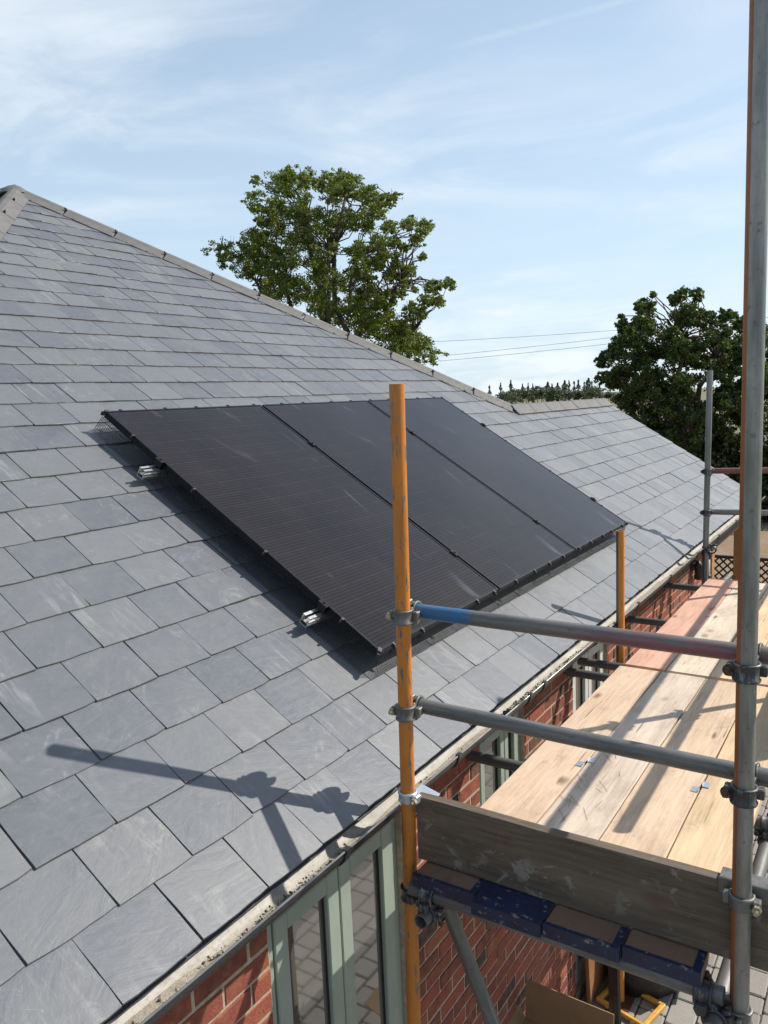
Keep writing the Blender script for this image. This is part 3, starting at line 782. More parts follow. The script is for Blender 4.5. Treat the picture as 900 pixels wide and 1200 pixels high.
# gutter
GX, GZr, GR = 0.0055, -0.021, 0.0580
mb = MB(); prof = []
nn = 12
def gut(r, a): return (GX + r * math.cos(a), GZr + r * math.sin(a))
ys_ = [Y_L + 0.05 * 0] + [Y_L + (8.30 - Y_L) * i / 40 for i in range(1, 41)]
for side, (r, mi) in enumerate(((GR, 0), (GR - 0.003, 1))):
    mb.m = mi; b = len(mb.v)
    for yy in ys_:
        for j in range(nn + 1):
            a = math.pi + math.pi * j / nn; X, Z = gut(r, a); mb.v.append((X, yy, Z))
    for i in range(len(ys_) - 1):
        for j in range(nn): mb.face((b + i * (nn + 1) + j, b + (i + 1) * (nn + 1) + j, b + (i + 1) * (nn + 1) + j + 1, b + i * (nn + 1) + j + 1), True)
mb.m = 0
mb.rod((GX - GR + 0.001, Y_L, GZr + 0.001), (GX - GR + 0.001, 8.3, GZr + 0.001), 0.003, n=6)
gutter = mb.build('gutter', ['gutter_black', 'gutter_dust'], house)
MB().rod((GX + GR - 0.001, Y_L, GZr + 0.001), (GX + GR - 0.001, 8.3, GZr + 0.001), 0.0036, n=8).build('lip', 'gutter_lip', gutter)
# gutter brackets: strap below the trough with a clip over the front lip
mb = MB()
Mx = Matrix.Rotation(math.pi / 2, 4, 'X')
mb.lathe([(GR + 0.0005, -0.012), (GR + 0.005, -0.012), (GR + 0.005, 0.012), (GR + 0.0005, 0.012)], 14, Matrix(((1, 0, 0, 0), (0, 0, 1, 0), (0, 1, 0, 0), (0, 0, 0, 1))), math.pi, 2 * math.pi, True)
mb.box((GR - 0.010, -0.012, -0.004), (GR + 0.008, 0.012, 0.0075)); mb.box((-GR - 0.02, -0.016, -0.07), (-GR - 0.002, 0.016, 0.004))
bme = mb.mesh('bracket', 'gutter_black')
for yy in (-1.40, -0.455, 0.28, 0.98, 1.15, 1.95, 2.75, 3.6, 4.5, 5.4, 6.3, 7.2, 8.0): link('bracket', bme, gutter, Matrix.Translation((GX, yy, GZr)))
mb = MB(); mb.lathe([(GR + 0.001, -0.045), (GR + 0.006, -0.045), (GR + 0.006, 0.045), (GR + 0.001, 0.045)], 14, Matrix(((1, 0, 0, GX), (0, 0, 1, 0.72), (0, 1, 0, GZr), (0, 0, 0, 1))), math.pi, 2 * math.pi, True)
mb.build('union_joint', 'gutter_black', gutter)

# silt and moss in the gutter
mb = MB(); NY = 460; NX = 6; b = 0
rs = np.random.RandomState(3)
y_a, y_b = -1.9, 7.9
lev = np.interp(np.linspace(0, 1, NY), np.linspace(0, 1, 60), rs.uniform(0.003, 0.012, 60))
for i in range(NY):
    yy = y_a + (y_b - y_a) * i / (NY - 1)
    hw = math.sqrt(max(1e-6, 2 * 0.052 * lev[i] - lev[i] ** 2))
    for j in range(NX):
        q = -1 + 2 * j / (NX - 1)
        zz = GZr - 0.0548 + lev[i] + rs.uniform(-0.0025, 0.0025) * (1 - abs(q))
        mb.v.append((GX + q * hw, yy, zz + 0.004 * q))
for i in range(NY - 1):
    for j in range(NX - 1): mb.face((i * NX + j, (i + 1) * NX + j, (i + 1) * NX + j + 1, i * NX + j + 1), True)
tag(mb.build('gutter_silt', 'silt'), 'dried brown silt lying along the bottom of the gutter', 'silt', None, 'stuff')
mb = MB()
spots = []
for (yc, sp, n_) in ((0.86, 0.05, 50), (1.05, 0.16, 150), (-0.72, 0.13, 130), (-0.40, 0.05, 20), (1.7, 0.35, 70), (-1.15, 0.2, 60), (0.2, 0.2, 25), (2.2, 0.3, 30)):
    for i in range(n_):
        yy = rnd.gauss(yc, sp); r = rnd.uniform(0.0015, 0.0055) * (2.2 if yc in (0.86,) else 1.0)
        q = Vector((GX + rnd.uniform(-0.012, 0.034), yy, GZr - 0.046 + rnd.uniform(0, 0.008)))
        mw = Matrix.Translation(q) @ Euler((rnd.random() * 6, rnd.random() * 6, 0)).to_matrix().to_4x4()
        mb.lathe([(0.0003, -r * 0.7), (r, -r * 0.3), (r * 0.8, r * 0.5), (0.0003, r * 0.6)], 5, mw, smooth=False)
tag(mb.build('gutter_moss', 'moss'), 'dark crumbs of moss and leaf litter scattered in the gutter', 'moss', None, 'stuff')

# ---- windows
FX = WX - 0.03
def window(y0, y1, z0, z1, splits, matn, stile=0.062, outer=0.045, sill=False, label=None):
    fr = MB(); e = 0.0015
    y0 += e; y1 -= e
    fr.cbox((FX - 0.065, y0, z0), (FX, y0 + outer, z1), 0.003); fr.cbox((FX - 0.065, y1 - outer, z0), (FX, y1, z1), 0.003)
    fr.cbox((FX - 0.064, y0 + outer, z1 - outer), (FX - 0.001, y1 - outer, z1), 0.003); fr.cbox((FX - 0.064, y0 + outer, z0), (FX - 0.001, y1 - outer, z0 + outer), 0.003)
    wdw = fr.build('window', matn, house)
    if label: wdw['label'] = label
    ed = [y0 + outer] + splits + [y1 - outer]
    for a, b_ in zip(ed[:-1], ed[1:]):
        c = MB(); g = 0.003; q0, q1, w0, w1 = a + g, b_ - g, z0 + outer + g, z1 - outer - g; X0, X1 = FX - 0.058, FX + 0.008; st = stile
        c.cbox((X0, q0, w0), (X1, q0 + st, w1), 0.004); c.cbox((X0, q1 - st, w0), (X1, q1, w1), 0.004)
        c.cbox((X0 + 0.001, q0 + st, w1 - st), (X1 - 0.001, q1 - st, w1), 0.004); c.cbox((X0 + 0.001, q0 + st, w0), (X1 - 0.001, q1 - st, w0 + st), 0.004)
        cs = c.build('casement', matn, wdw)
        MB().box((X0 + 0.028, q0 + st - 0.008, w0 + st - 0.008), (X0 + 0.042, q1 - st + 0.008, w1 - st + 0.008)).build('pane', 'window_glass', wdw)
        gk = MB(); k_ = 0.005; Xg = X0 + 0.0425
        gk.box((Xg, q0 + st - 0.001, w0 + st - 0.001), (Xg + 0.006, q0 + st + k_, w1 - st + 0.001)); gk.box((Xg, q1 - st - k_, w0 + st - 0.001), (Xg + 0.006, q1 - st + 0.001, w1 - st + 0.001))
        gk.build('glazing_gasket', 'wire_black', wdw)
    if sill: MB().cbox((FX - 0.06, y0 - 0.03, z0 - 0.05), (WX + 0.075, y1 + 0.03, z0 - 0.002), 0.004).build('window_sill', matn, wdw)
window(-0.60, 0.185, -2.42, -0.239, [-0.205], 'sage_paint', stile=0.066, label='sage green double casement beside the orange scaffold pole')
window(0.87, 1.40, -1.08, -0.239, [1.19], 'sage_paint', stile=0.045, sill=True, label='small sage green window with projecting sill behind the platform')
window(2.12, 2.80, -2.46, -0.239, [2.46], 'pale_frame', stile=0.06, label='tall pale framed glazed door')
# wall lantern
mb = MB(); mb.box((-0.149, 5.24, -0.34), (-0.13, 5.30, -0.22)); mb.lathe([(0.001, -0.10), (0.03, -0.10), (0.042, 0.02), (0.05, 0.025), (0.012, 0.07), (0.001, 0.075)], 10, Matrix.Translation((-0.085, 5.27, -0.32))); mb.rod((-0.13, 5.27, -0.25), (-0.085, 5.27, -0.25), 0.008)
tag(mb.build('wall_lantern', 'black_clip'), 'small black lantern fixed to the brick wall near the downpipe', 'lantern')

# ------------------------------------------------------------------ solar array
PY0, PS0, PD, PH, PW = 0.3069, 0.4356, 0.12, 1.8712, 1.134
LAB = ['black solar panel with two rail ends poking out of its free long side', 'middle black solar panel clamped between the two outer ones', 'black solar panel whose lower outer corner hangs above the shorter orange pole']
for i in range(3):
    y0 = PY0 + i * (PW + 0.02)
    e = empty('solar_panel'); e.matrix_world = ROOF @ Matrix.Translation((y0, PS0, PD))
    tag(e, LAB[i], 'solar panel', 'solar panels on the slate roof')
    f = MB(); Bm = WM(e)
    l = 0.010; d = 0.035
    for lo, hi in (((0, 0, -d), (l, PH, 0)), ((PW - l, 0, -d), (PW, PH, 0)), ((l, 0, -d), (PW - l, l, 0)), ((l, PH - l, -d), (PW - l, PH, 0))): f.box(lo, hi)
    link('frame', f.mesh('frame', 'panel_frame'), e, Bm)
    g = MB(); g.box((l - 0.001, l - 0.001, -0.008), (PW - l + 0.001, PH - l + 0.001, -0.0022))
    link('glass', g.mesh('glass', 'solar_glass'), e, Bm)
# rails
for s_, lab in ((1.855, 'upper aluminium mounting rail poking out beside the bird mesh'), (0.748, 'lower aluminium mounting rail poking out near the panel corner')):
    e = empty('mounting_rail'); e.matrix_world = ROOF @ Matrix.Translation((PY0 - 0.105, s_, 0.036)); tag(e, lab, 'rail', 'aluminium mounting rails')
    r = MB(); L = 3.442 + 0.105 + 0.05; hgt = 0.047
    # slotted C-profile: floor, two webs, inward flanges, mid rib
    r.box((0, -0.02, 0), (L, 0.02, 0.003)); r.box((0, -0.02, 0.0032), (L, -0.017, hgt)); r.box((0, 0.017, 0.0032), (L, 0.02, hgt))
    r.box((0.001, -0.0168, hgt - 0.003), (L - 0.001, -0.006, hgt - 0.0005)); r.box((0.001, 0.006, hgt - 0.003), (L - 0.001, 0.0168, hgt - 0.0005))
    r.box((0.001, -0.0168, 0.018), (L - 0.001, 0.0168, 0.0205)); r.box((0, -0.0235, 0.012), (L, -0.0202, 0.016)); r.box((0, -0.0235, 0.027), (L, -0.0202, 0.031))
    link('extrusion', r.mesh('extrusion', 'aluminium'), e, WM(e))
    for j in range(4):
        u = [0.105 - 0.012, 0.105 + PW + 0.01, 0.105 + 2 * PW + 0.03, 0.105 + 3 * PW + 0.04 + 0.012][j]
        c = MB(); zt = PD - 0.036
        c.cbox((u - 0.016, -0.025, zt + 0.0015), (u + 0.016, 0.025, zt + 0.0065), 0.0015); c.box((u - (0.006 if 0 < j < 3 else 0.010), -0.022, hgt + 0.001), (u + (0.006 if 0 < j < 3 else 0.010), 0.022, zt + 0.0015)) 
        c.rod((u, 0, zt + 0.0065), (u, 0, zt + 0.012), 0.006, n=6)
        link('clamp', c.mesh('clamp', 'panel_frame'), e, WM(e))
    for u in (0.35, 1.15, 1.95, 2.75, 3.35):
        c = MB(); c.box((u - 0.015, -0.05, -0.030), (u + 0.015, 0.10, -0.024)); c.box((u - 0.015, 0.0225, -0.0238), (u + 0.015, 0.0285, 0.03))
        link('roof_hook', c.mesh('roof_hook', 'aluminium'), e, WM(e))
# bird guard mesh
bg = empty('bird_guard'); bg.matrix_world = ROOF @ Matrix.Translation((PY0, PS0, 0))
tag(bg, 'black wire mesh skirt with clips closing the gap under the panels', 'wire mesh')
W3 = 3.442; mb = MB(); st = 0.0127; top = PD - 0.012; bot = 0.002; fl = 0.035
cor = [(0, 0), (W3, 0), (W3, PH), (0, PH)]; nrm = [(0, -1), (1, 0), (0, 1), (-1, 0)]
for k in range(4):
    a, b_ = cor[k], cor[(k + 1) % 4]; nx, ny = nrm[k]; L = math.hypot(b_[0] - a[0], b_[1] - a[1]); dx, dy = (b_[0] - a[0]) / L, (b_[1] - a[1]) / L
    def gp(q, f, e_=0.0):      # q along, f 0 top..1 bottom
        o = 0.004 + fl * f
        return Vector((a[0] + dx * q + nx * o, a[1] + dy * q + ny * o, top + (bot - top) * f))
    n_ = int(L / st)
    for i in range(n_ + 1): mb.rod(gp(i * st, 0), gp(i * st, 1), 0.0009, n=3, cap=False)
    for j in range(9): mb.rod(gp(0, j / 9), gp(L, j / 9), 0.0009, n=3, cap=False)
link('wire_mesh', mb.mesh('wire_mesh', 'wire_black'), bg, WM(bg))['kind'] = 'stuff'
cm_ = MB(); cm_.box((-0.006, -0.005, -0.013), (0.006, 0.013, 0.0022)); cm_.box((-0.003, -0.013, -0.017), (0.003, -0.0052, -0.004)); cmesh = cm_.mesh('clip', 'black_clip')
for k in range(4):
    a, b_ = cor[k], cor[(k + 1) % 4]; L = math.hypot(b_[0] - a[0], b_[1] - a[1]); dx, dy = (b_[0] - a[0]) / L, (b_[1] - a[1]) / L
    n_ = int(L / (0.24 if k in (0, 2) else 0.42))
    for i in range(n_):
        q = (i + 0.5) * L / n_ + rnd.uniform(-0.035, 0.035)
        link('clip', cmesh, bg, WM(bg) @ Matrix.Translation((a[0] + dx * q, a[1] + dy * q, PD)) @ Matrix.Rotation(math.atan2(dy, dx), 4, 'Z') @ Matrix.Translation((0, -0.006, 0)))
for (cy, cs) in cor:
    link('clip', cmesh, bg, WM(bg) @ Matrix.Translation((cy, cs, PD)) @ Matrix.Rotation(math.atan2(cs - PH / 2, cy - W3 / 2) + math.pi / 2, 4, 'Z') @ Matrix.Scale(1.5, 4))

# ------------------------------------------------------------------ scaffold
scaf = empty('scaffold', (0.6, 1.0, GZ)); tag(scaf, 'tube and coupler scaffold with orange and galvanised poles round the platform', 'scaffold')
TR = 0.02415
def tube(name, p0, p1, m, label=None, r=TR):
    p0 = Vector(p0); p1 = Vector(p1); d = p1 - p0; L = d.length
    mw = Matrix.Translation(p0) @ d.to_track_quat('Z', 'Y').to_matrix().to_4x4()
    mb = MB(); mb.lathe([(r - 0.004, 0), (r, 0), (r, L), (r - 0.004, L)], 28, None, closed=True)
    me = mb.mesh(name, m)
    for pl in me.polygons:
        if abs(pl.normal.z) > 0.7: pl.use_smooth = False
    try: me.set_sharp_from_angle(angle=math.radians(40))
    except Exception: pass
    o = link(name, me, scaf, mw)
    if label: o['label'] = label
    return o
def coupler(pos, ax1, ax2, off, m='coupler_steel', bm='bolt_zinc', out=None):
    """right-angle coupler: one band round the tube on axis ax1 at pos, the other round a tube on axis ax2 at pos+off"""
    pos = Vector(pos); off = Vector(off)
    def frame(c, z, x):
        z = Vector(z).normalized(); x = Vector(x); x = (x - z * x.dot(z)).normalized(); y = z.cross(x)
        return Matrix.Translation(c) @ Matrix((x, y, z)).transposed().to_4x4()
    mb = MB(); bbs = []
    prof = [(0.0246, -0.023), (0.0335, -0.023), (0.0345, -0.019), (0.0300, -0.015), (0.0300, 0.015), (0.0345, 0.019), (0.0335, 0.023), (0.0246, 0.023)]
    for c, z in ((pos, ax1), (pos + off, ax2)):
        o = off if c is pos else -off
        F = frame(c, z, o)
        mb.lathe(prof, 22, F, closed=True)
        # hinge lug and bolt lug on either side, bolt through them
        F = F @ Matrix.Diagonal((1, -1, 1, 1)); bb = MB(); bbs.append(bb)
        mb.cbox((0.010, 0.026, -0.014), (0.036, 0.046, 0.014), 0.003, F)
        mb.cbox((-0.012, -0.048, -0.016), (0.002, -0.027, 0.016), 0.003, F); mb.cbox((0.006, -0.048, -0.016), (0.020, -0.027, 0.016), 0.003, F)
        bb.rod(F @ Vector((-0.034, -0.041, 0)), F @ Vector((0.026, -0.041, 0)), 0.0058, n=8)
        bb.rod(F @ Vector((-0.024, -0.041, 0)), F @ Vector((-0.012, -0.041, 0)), 0.0115, n=6, smooth=False)
        bb.rod(F @ Vector((-0.0118, -0.041, 0)), F @ Vector((-0.0095, -0.041, 0)), 0.0145, n=12)
    F = frame(pos + off / 2, ax1, off); L = off.length / 2 - 0.02
    mb.cbox((-max(L, 0.006), -0.022, -0.022), (max(L, 0.006), 0.022, 0.022), 0.003, F)
    o = mb.build('coupler', m, scaf)
    for bb in bbs: bb.build('bolt', bm, o)
    return o
Z = (0, 0, 1); X = (1, 0, 0); Y = (0, 1, 0)
# standards
OT, OB = Vector((0.1215, -0.155, 1.3868)), Vector((0.0876, -0.155, -0.795))
def on_o(z): return OB.lerp(OT, (z - OB.z) / (OT.z - OB.z))
tube('standard', on_o(GZ + 0.01), OT, 'tube_orange', 'tall orange painted pole in front of the panels')
tube('standard', (1.1345, -0.178, GZ + 0.01), (1.1325, -0.178, 2.9), 'tube_orange_side', 'tall grey galvanised pole with orange paint down one side')
tube('standard', (0.083, 2.28, GZ + 0.01), (0.0855, 2.28, 0.53), 'tube_orange_right', 'shorter orange pole rising past the gutter beyond the panels')
tube('standard', (0.055, 4.745, GZ + 0.01), (0.0887, 4.745, 1.4687), 'tube_bright', 'far galvanised pole against the dark tree')
tube('standard', (1.14, 2.10, GZ + 0.01), (1.14, 2.10, 1.62), 'tube_steel')
tube('standard', (1.14, 4.75, GZ + 0.01), (1.14, 4.75, 1.5), 'tube_steel')
# guard rails across the near end
tube('guard_rail', (0.130, -0.098, 0.652), (1.95, -0.100, 0.650), 'tube_blue_end', 'upper guard rail with a blue painted end and a red tint')
tube('guard_rail', (0.130, -0.098, 0.327), (1.95, -0.102, 0.320), 'tube_steel', 'lower grey guard rail')
for zz, cm2, bm2 in ((0.652, 'coupler_steel', 'bolt_zinc'), (0.327, 'coupler_steel', 'bolt_zinc')):
    q = on_o(zz - 0.005); coupler(q, Z, X, Vector((q.x, -0.098, zz)) - q, cm2, bm2)
for zz in (0.650, 0.3235):
    q = Vector((1.1335, -0.178, zz - 0.02)); coupler(q, Z, X, Vector((1.1335, -0.101, zz)) - q, 'coupler_dark', 'bolt_rust')
# outer guard rails along the platform (seen by the shadows they throw)
tube('guard_rail', (1.19, 0.952, 0.543), (1.19, 5.6, 0.612), 'tube_steel')
tube('guard_rail', (1.19, 0.30, 0.828), (1.19, 5.6, 1.025), 'tube_steel')
q = Vector((1.14, 2.10, 0.56)); coupler(q, Z, Y, (0.05, 0, 0.0))
q = Vector((1.14, 2.10, 0.894)); coupler(q, Z, Y, (0.05, 0, 0.0))
# far end rails
tube('guard_rail', (0.06, 4.80, 0.632), (1.5, 4.80, 0.665), 'tube_red', 'far reddish guard rail')
tube('guard_rail', (0.05, 4.80, 0.284), (1.5, 4.80, 0.315), 'tube_bright', 'far lower galvanised guard rail')
for zz, xx in ((0.632, 0.083), (0.284, 0.080)): coupler((xx, 4.745, zz), Z, X, (0, 0.055, 0.0), 'coupler_dark', 'bolt_rust')
coupler((0.077, 4.745, -0.03), Z, Y, (0.052, 0, 0), 'coupler_dark', 'bolt_rust')
# ledgers and transoms under the boards
TZ = -0.2645; LZ = -0.315
tube('ledger', (0.205, -0.275, LZ - 0.008), (0.205, 5.1, LZ - 0.008), 'tube_steel')
tube('ledger', (1.082, -0.275, LZ - 0.008), (1.082, 5.1, LZ - 0.008), 'tube_steel')
for yy in (0.757, 1.99, 2.195, 3.2, 4.29): tube('transom', (-0.142, yy, TZ), (1.32, yy, TZ), 'tube_steel')
tube('transom', (0.13, -0.205, TZ), (1.10, -0.205, TZ), 'tube_steel', 'front transom under the painted board ends')
tube('brace', (0.205, -0.10, -0.37), (1.10, -0.10, GZ + 0.03), 'tube_steel', 'slanting grey brace below the platform')
coupler((0.095, -0.155, LZ - 0.008), Z, Y, (0.110, 0, 0), 'coupler_dark', 'bolt_rust')
coupler((1.134, -0.178, LZ - 0.008), Z, Y, (-0.052, 0, 0), 'coupler_steel', 'bolt_zinc')
for yy in (0.757, 1.99): coupler((1.082, yy, LZ - 0.008), Y, X, (0, 0, 0.058), 'coupler_dark', 'bolt_rust')
coupler((0.205, -0.215, LZ - 0.008), Y, X, (0, 0.0, 0.058), 'coupler_dark', 'bolt_rust')
coupler((1.082, -0.215, LZ - 0.008), Y, X, (-0.03, 0.0, 0.058), 'coupler_dark', 'bolt_rust')
coupler((0.083, 2.28, LZ - 0.008), Z, Y, (0.122, 0, 0), 'coupler_dark', 'bolt_rust')
# base plates with jacks
for (xx, yy) in ((0.083, 2.28), (1.14, 2.10), (1.1345, -0.178), (0.061, -0.155), (0.055, 4.745), (1.14, 4.75)):
    mb = MB(); h_ = 0.075
    mb.cbox((xx - h_, yy - h_, GZ + 0.001), (xx + h_, yy + h_, GZ + 0.008), 0.002)
    mb.build('base_plate', 'bolt_rust', scaf)
# boards
BX = [(0.153, 0.378), (0.3835, 0.6065), (0.612, 0.834), (0.8395, 1.046)]
BM = ['board_peach', 'board_pale', 'board_cream', 'board_yellow']
BL = ['pale peach scaffold board nearest the brick wall, painted at its end', 'greyish scratched scaffold board with an all blue end, second from the brick wall',
      'cream scaffold board, third from the brick wall, on the side of the toe board', 'yellowish scaffold board, fourth from the brick wall, on the side of the toe board']
def board(x0, x1, y0, y1, m, label, zt=-0.2, grp='scaffold boards of the platform'):
    e = empty('scaffold_board', ((x0 + x1) / 2, (y0 + y1) / 2, zt - 0.038)); tag(e, label, 'scaffold board', grp)
    mb = MB(); w2 = (x1 - x0) / 2; l2 = (y1 - y0) / 2
    # slightly bowed, eased plank
    ns = 14; b = len(mb.v); ph = rnd.uniform(0, 6); sec = [(-w2, 0.003), (-w2 + 0.003, 0), (w2 - 0.003, 0), (w2, 0.003), (w2, 0.035), (w2 - 0.003, 0.038), (-w2 + 0.003, 0.038), (-w2, 0.035)]
    for i in range(ns + 1):
        yy = -l2 + 2 * l2 * i / ns; dx = 0.0012 * math.sin(ph + i * 0.8) + rnd.uniform(-0.0006, 0.0006); dz = 0.001 * math.sin(ph * 2 + i * 0.6)
        for (a, c) in sec: mb.v.append((a + dx, yy, c + dz))
    for i in range(ns):
        for j in range(8): mb.face((b + i * 8 + j, b + i * 8 + (j + 1) % 8, b + (i + 1) * 8 + (j + 1) % 8, b + (i + 1) * 8 + j))
    mb.face([b + j for j in range(8)]); mb.face([b + ns * 8 + j for j in reversed(range(8))])
    link('plank', mb.mesh('plank', m), e, WM(e))
    return e, w2, l2
YE = [-0.228, -0.262, -0.250, -0.234]
for i in range(4):
    e, w2, l2 = board(*BX[i], YE[i], 2.038 + 0.008 * (i % 2), BM[i], BL[i])
    c = MB(); t_ = 0.0008
    # painted steel end band wrapping the board end
    dep = 0.125 if i == 1 else 0.012
    c.box((-w2 - t_, -l2 - t_, -0.002), (w2 + t_, -l2, 0.0405))
    c.box((-w2 - t_, -l2 + 0.0002, 0.0388), (w2 + t_, -l2 + dep, 0.0412))
    c.box((-w2 - t_, -l2 + 0.0002, -0.002), (-w2 + 0.0004, -l2 + 0.03, 0.0385)); c.box((w2 - 0.0004, -l2 + 0.0002, -0.002), (w2 + t_, -l2 + 0.03, 0.0385))
    c.box((w2 - 0.022, -l2 + dep + 0.0002, 0.0388), (w2 + t_, -l2 + 0.10, 0.0410)) if i != 1 else None
    link('end_band', c.mesh('end_band', 'blue_paint'), e, WM(e))
    for sx in ((1,) if i == 0 else (-1,) if i == 1 else (1,) if i == 2 else (-1,)):
        q = MB(); yy = 0.80 - (YE[i] + 2.045) / 2 + (0.03 if sx < 0 else -0.02)
        xa, xb = sorted((sx * (w2 - 0.026), sx * (w2 + 0.0005)))
        q.cbox((xa, yy - 0.022, 0.0395), (xb, yy + 0.022, 0.0415), 0.0006); q.box((xb - 0.002 if sx > 0 else xa, yy - 0.02, 0.0415), (xb if sx > 0 else xa + 0.002, yy + 0.02, 0.047))
        link('nail_plate', q.mesh('nail_plate', 'zinc_plate'), e, WM(e))
FL = ['pinkish scaffold board nearest the brick wall, beyond the butt joint', 'cream scaffold board beside the pinkish one, beyond the butt joint', 'yellow scaffold board, third from the wall beyond the butt joint', 'honey coloured scaffold board on the outer edge beyond the butt joint']
for i, m in enumerate(('board_pink', 'far_pale', 'far_yellow', 'far_cream')):
    x0 = 0.17 + i * 0.2265
    e, w2, l2 = board(x0, x0 + 0.2215, 2.076, 4.40 - 0.02 * i, m, FL[i], -0.1985, 'scaffold boards beyond the butt joint')
    if i == 0:
        q = MB(); q.cbox((w2 - 0.02, 0.02, 0.0395), (w2 + 0.004, 0.055, 0.0415), 0.0006); link('nail_plate', q.mesh('nail_plate', 'zinc_plate'), e, WM(e))
# toe board
TE = empty('toe_board', (0.85, -0.13, -0.199)); tag(TE, 'weathered grey toe board splashed with pale paint standing across the board ends', 'toe board')
mb = MB(); TRot = Matrix.Translation((0, 0, 0))
ns = 16; x0, x1 = 0.128, 1.62; b = 0; sec = [(-0.148, 0.003), (-0.145, 0.0), (-0.114, 0.0), (-0.111, 0.003), (-0.111, 0.221), (-0.113, 0.224), (-0.146, 0.224), (-0.148, 0.221)]
L_ = x1 - x0
for i in range(ns + 1):
    q = x0 + L_ * i / ns; dz = 0.0012 * math.sin(i * 0.9); dy = 0.0008 * math.sin(i * 1.3)
    for (yy, zz) in sec: mb.v.append((yy + dy, q, zz + dz))       # grain along local Y
for i in range(ns):
    for j in range(8): mb.face((i * 8 + j, i * 8 + (j + 1) % 8, (i + 1) * 8 + (j + 1) % 8, (i + 1) * 8 + j))
mb.face([j for j in range(8)]); mb.face([ns * 8 + j for j in reversed(range(8))])
link('plank', mb.mesh('plank', 'toe_grey'), TE, Matrix(((0, 1, 0, 0), (1, 0, 0, 0), (0, 0, 1, -0.1955), (0, 0, 0, 1))))
# second toe board along the outer edge, beyond the frame of the near boards
mb = MB(); mb.cbox((-0.019, -1.65, 0), (0.019, 1.65, 0.222), 0.003)
tag(mb.build('toe_board', 'toe_plain', None, Matrix.Translation((1.094, 2.92, -0.1985))), 'long toe board standing along the outer edge of the platform', 'toe board')
# toe-board clips
def toe_clip(x, zc, m, side):
    mb = MB(); F = Matrix.Translation((x, -0.155 if side < 0 else -0.178, zc))
    mb.lathe([(0.0246, -0.018), (0.0315, -0.018), (0.0335, -0.014), (0.0305, 0.0), (0.0335, 0.014), (0.0315, 0.018), (0.0246, 0.018)], 20, F, closed=True)
    mb.cbox((0.0, 0.030, -0.004), (0.075, 0.090, 0.002), 0.001, F @ Matrix.Rotation(0.25 * -side, 4, 'Y')) if side < 0 else mb.cbox((-0.062, 0.022, -0.012), (0.062, 0.028, 0.034), 0.002, F)
    if side > 0: mb.cbox((-0.060, 0.0285, 0.030), (0.060, 0.078, 0.033), 0.001, F)
    mb.cbox((-0.046, -0.014, -0.014), (-0.028, 0.012, 0.014), 0.003, F) if side > 0 else None
    mb.cbox((0.028, -0.022, -0.014), (0.047, 0.006, 0.014), 0.003, F)
    o = mb.build('toe_clip', m, scaf)
    bb = MB(); bb.rod(F @ Vector((0.040, -0.048, 0)), F @ Vector((0.040, 0.015, 0)), 0.0058, n=8); bb.rod(F @ Vector((0.040, -0.034, 0)), F @ Vector((0.040, -0.0225, 0)), 0.0115, n=6, smooth=False)
    bb.build('bolt', 'bolt_zinc', o)
toe_clip(0.1005, 0.028, 'zinc_plate', -1); toe_clip(1.134, 0.010, 'coupler_steel', 1)
# pine needles on the second board
mb = MB()
for i in range(16):
    q = Vector((0.43 + rnd.uniform(-0.03, 0.12), 0.32 + rnd.random() * 0.6, -0.1985)); a = rnd.gauss(2.1, 0.3); L = rnd.uniform(0.03, 0.10)
    d = Vector((math.cos(a), math.sin(a), 0)); p_ = q
    for k in range(3):
        nq = p_ + d * L / 3 + Vector((rnd.uniform(-0.003, 0.003), 0, 0)); mb.rod(p_, nq, 0.0006, n=4, cap=False); p_ = nq
tag(mb.build('pine_needles', 'straw'), 'thin dark needles lying on the scratched second board', 'needles', None, 'stuff')

# ------------------------------------------------------------------ things below the platform
bx = empty('cardboard_box', (0.11, 1.06, GZ)); tag(bx, 'open brown cardboard box with raised flaps on the paving under the platform', 'cardboard box')
mb = MB(); W, D_, H_ = 0.47, 0.40, 0.55; t_ = 0.006
Rz = Matrix.Translation((0.112, 1.06, GZ + 0.002)) @ Matrix.Rotation(-0.02, 4, 'Z')
for lo, hi in (((-W / 2, -D_ / 2, 0), (W / 2, D_ / 2, t_)), ((-W / 2, -D_ / 2, t_), (-W / 2 + t_, D_ / 2, H_)), ((W / 2 - t_, -D_ / 2, t_), (W / 2, D_ / 2, H_)), ((-W / 2 + t_, -D_ / 2, t_), (W / 2 - t_, -D_ / 2 + t_, H_)), ((-W / 2 + t_, D_ / 2 - t_, t_), (W / 2 - t_, D_ / 2, H_))): mb.box(lo, hi, Rz)
link('carton', mb.mesh('carton', 'cardboard'), bx, Matrix.Identity(4))
for (c, ang, ax, lo, hi) in (((0, D_ / 2, H_ + 0.001), -0.12, 'X', (-W / 2, -t_, 0), (W / 2, 0, 0.21)), ((0, -D_ / 2, H_ + 0.001), 1.9, 'X', (-W / 2, 0, 0), (W / 2, t_, 0.18)),
                             ((-W / 2, 0, H_ + 0.001), -0.5, 'Y', (0, -D_ / 2 + 0.01, 0), (t_, D_ / 2 - 0.01, 0.16)), ((W / 2, 0, H_ + 0.001), 1.3, 'Y', (-t_, -D_ / 2 + 0.01, 0), (0, D_ / 2 - 0.01, 0.16))):
    m2 = MB(); m2.box(lo, hi, Rz @ Matrix.Translation(c) @ Matrix.Rotation(ang, 4, ax)); link('flap', m2.mesh('flap', 'cardboard'), bx, Matrix.Identity(4))
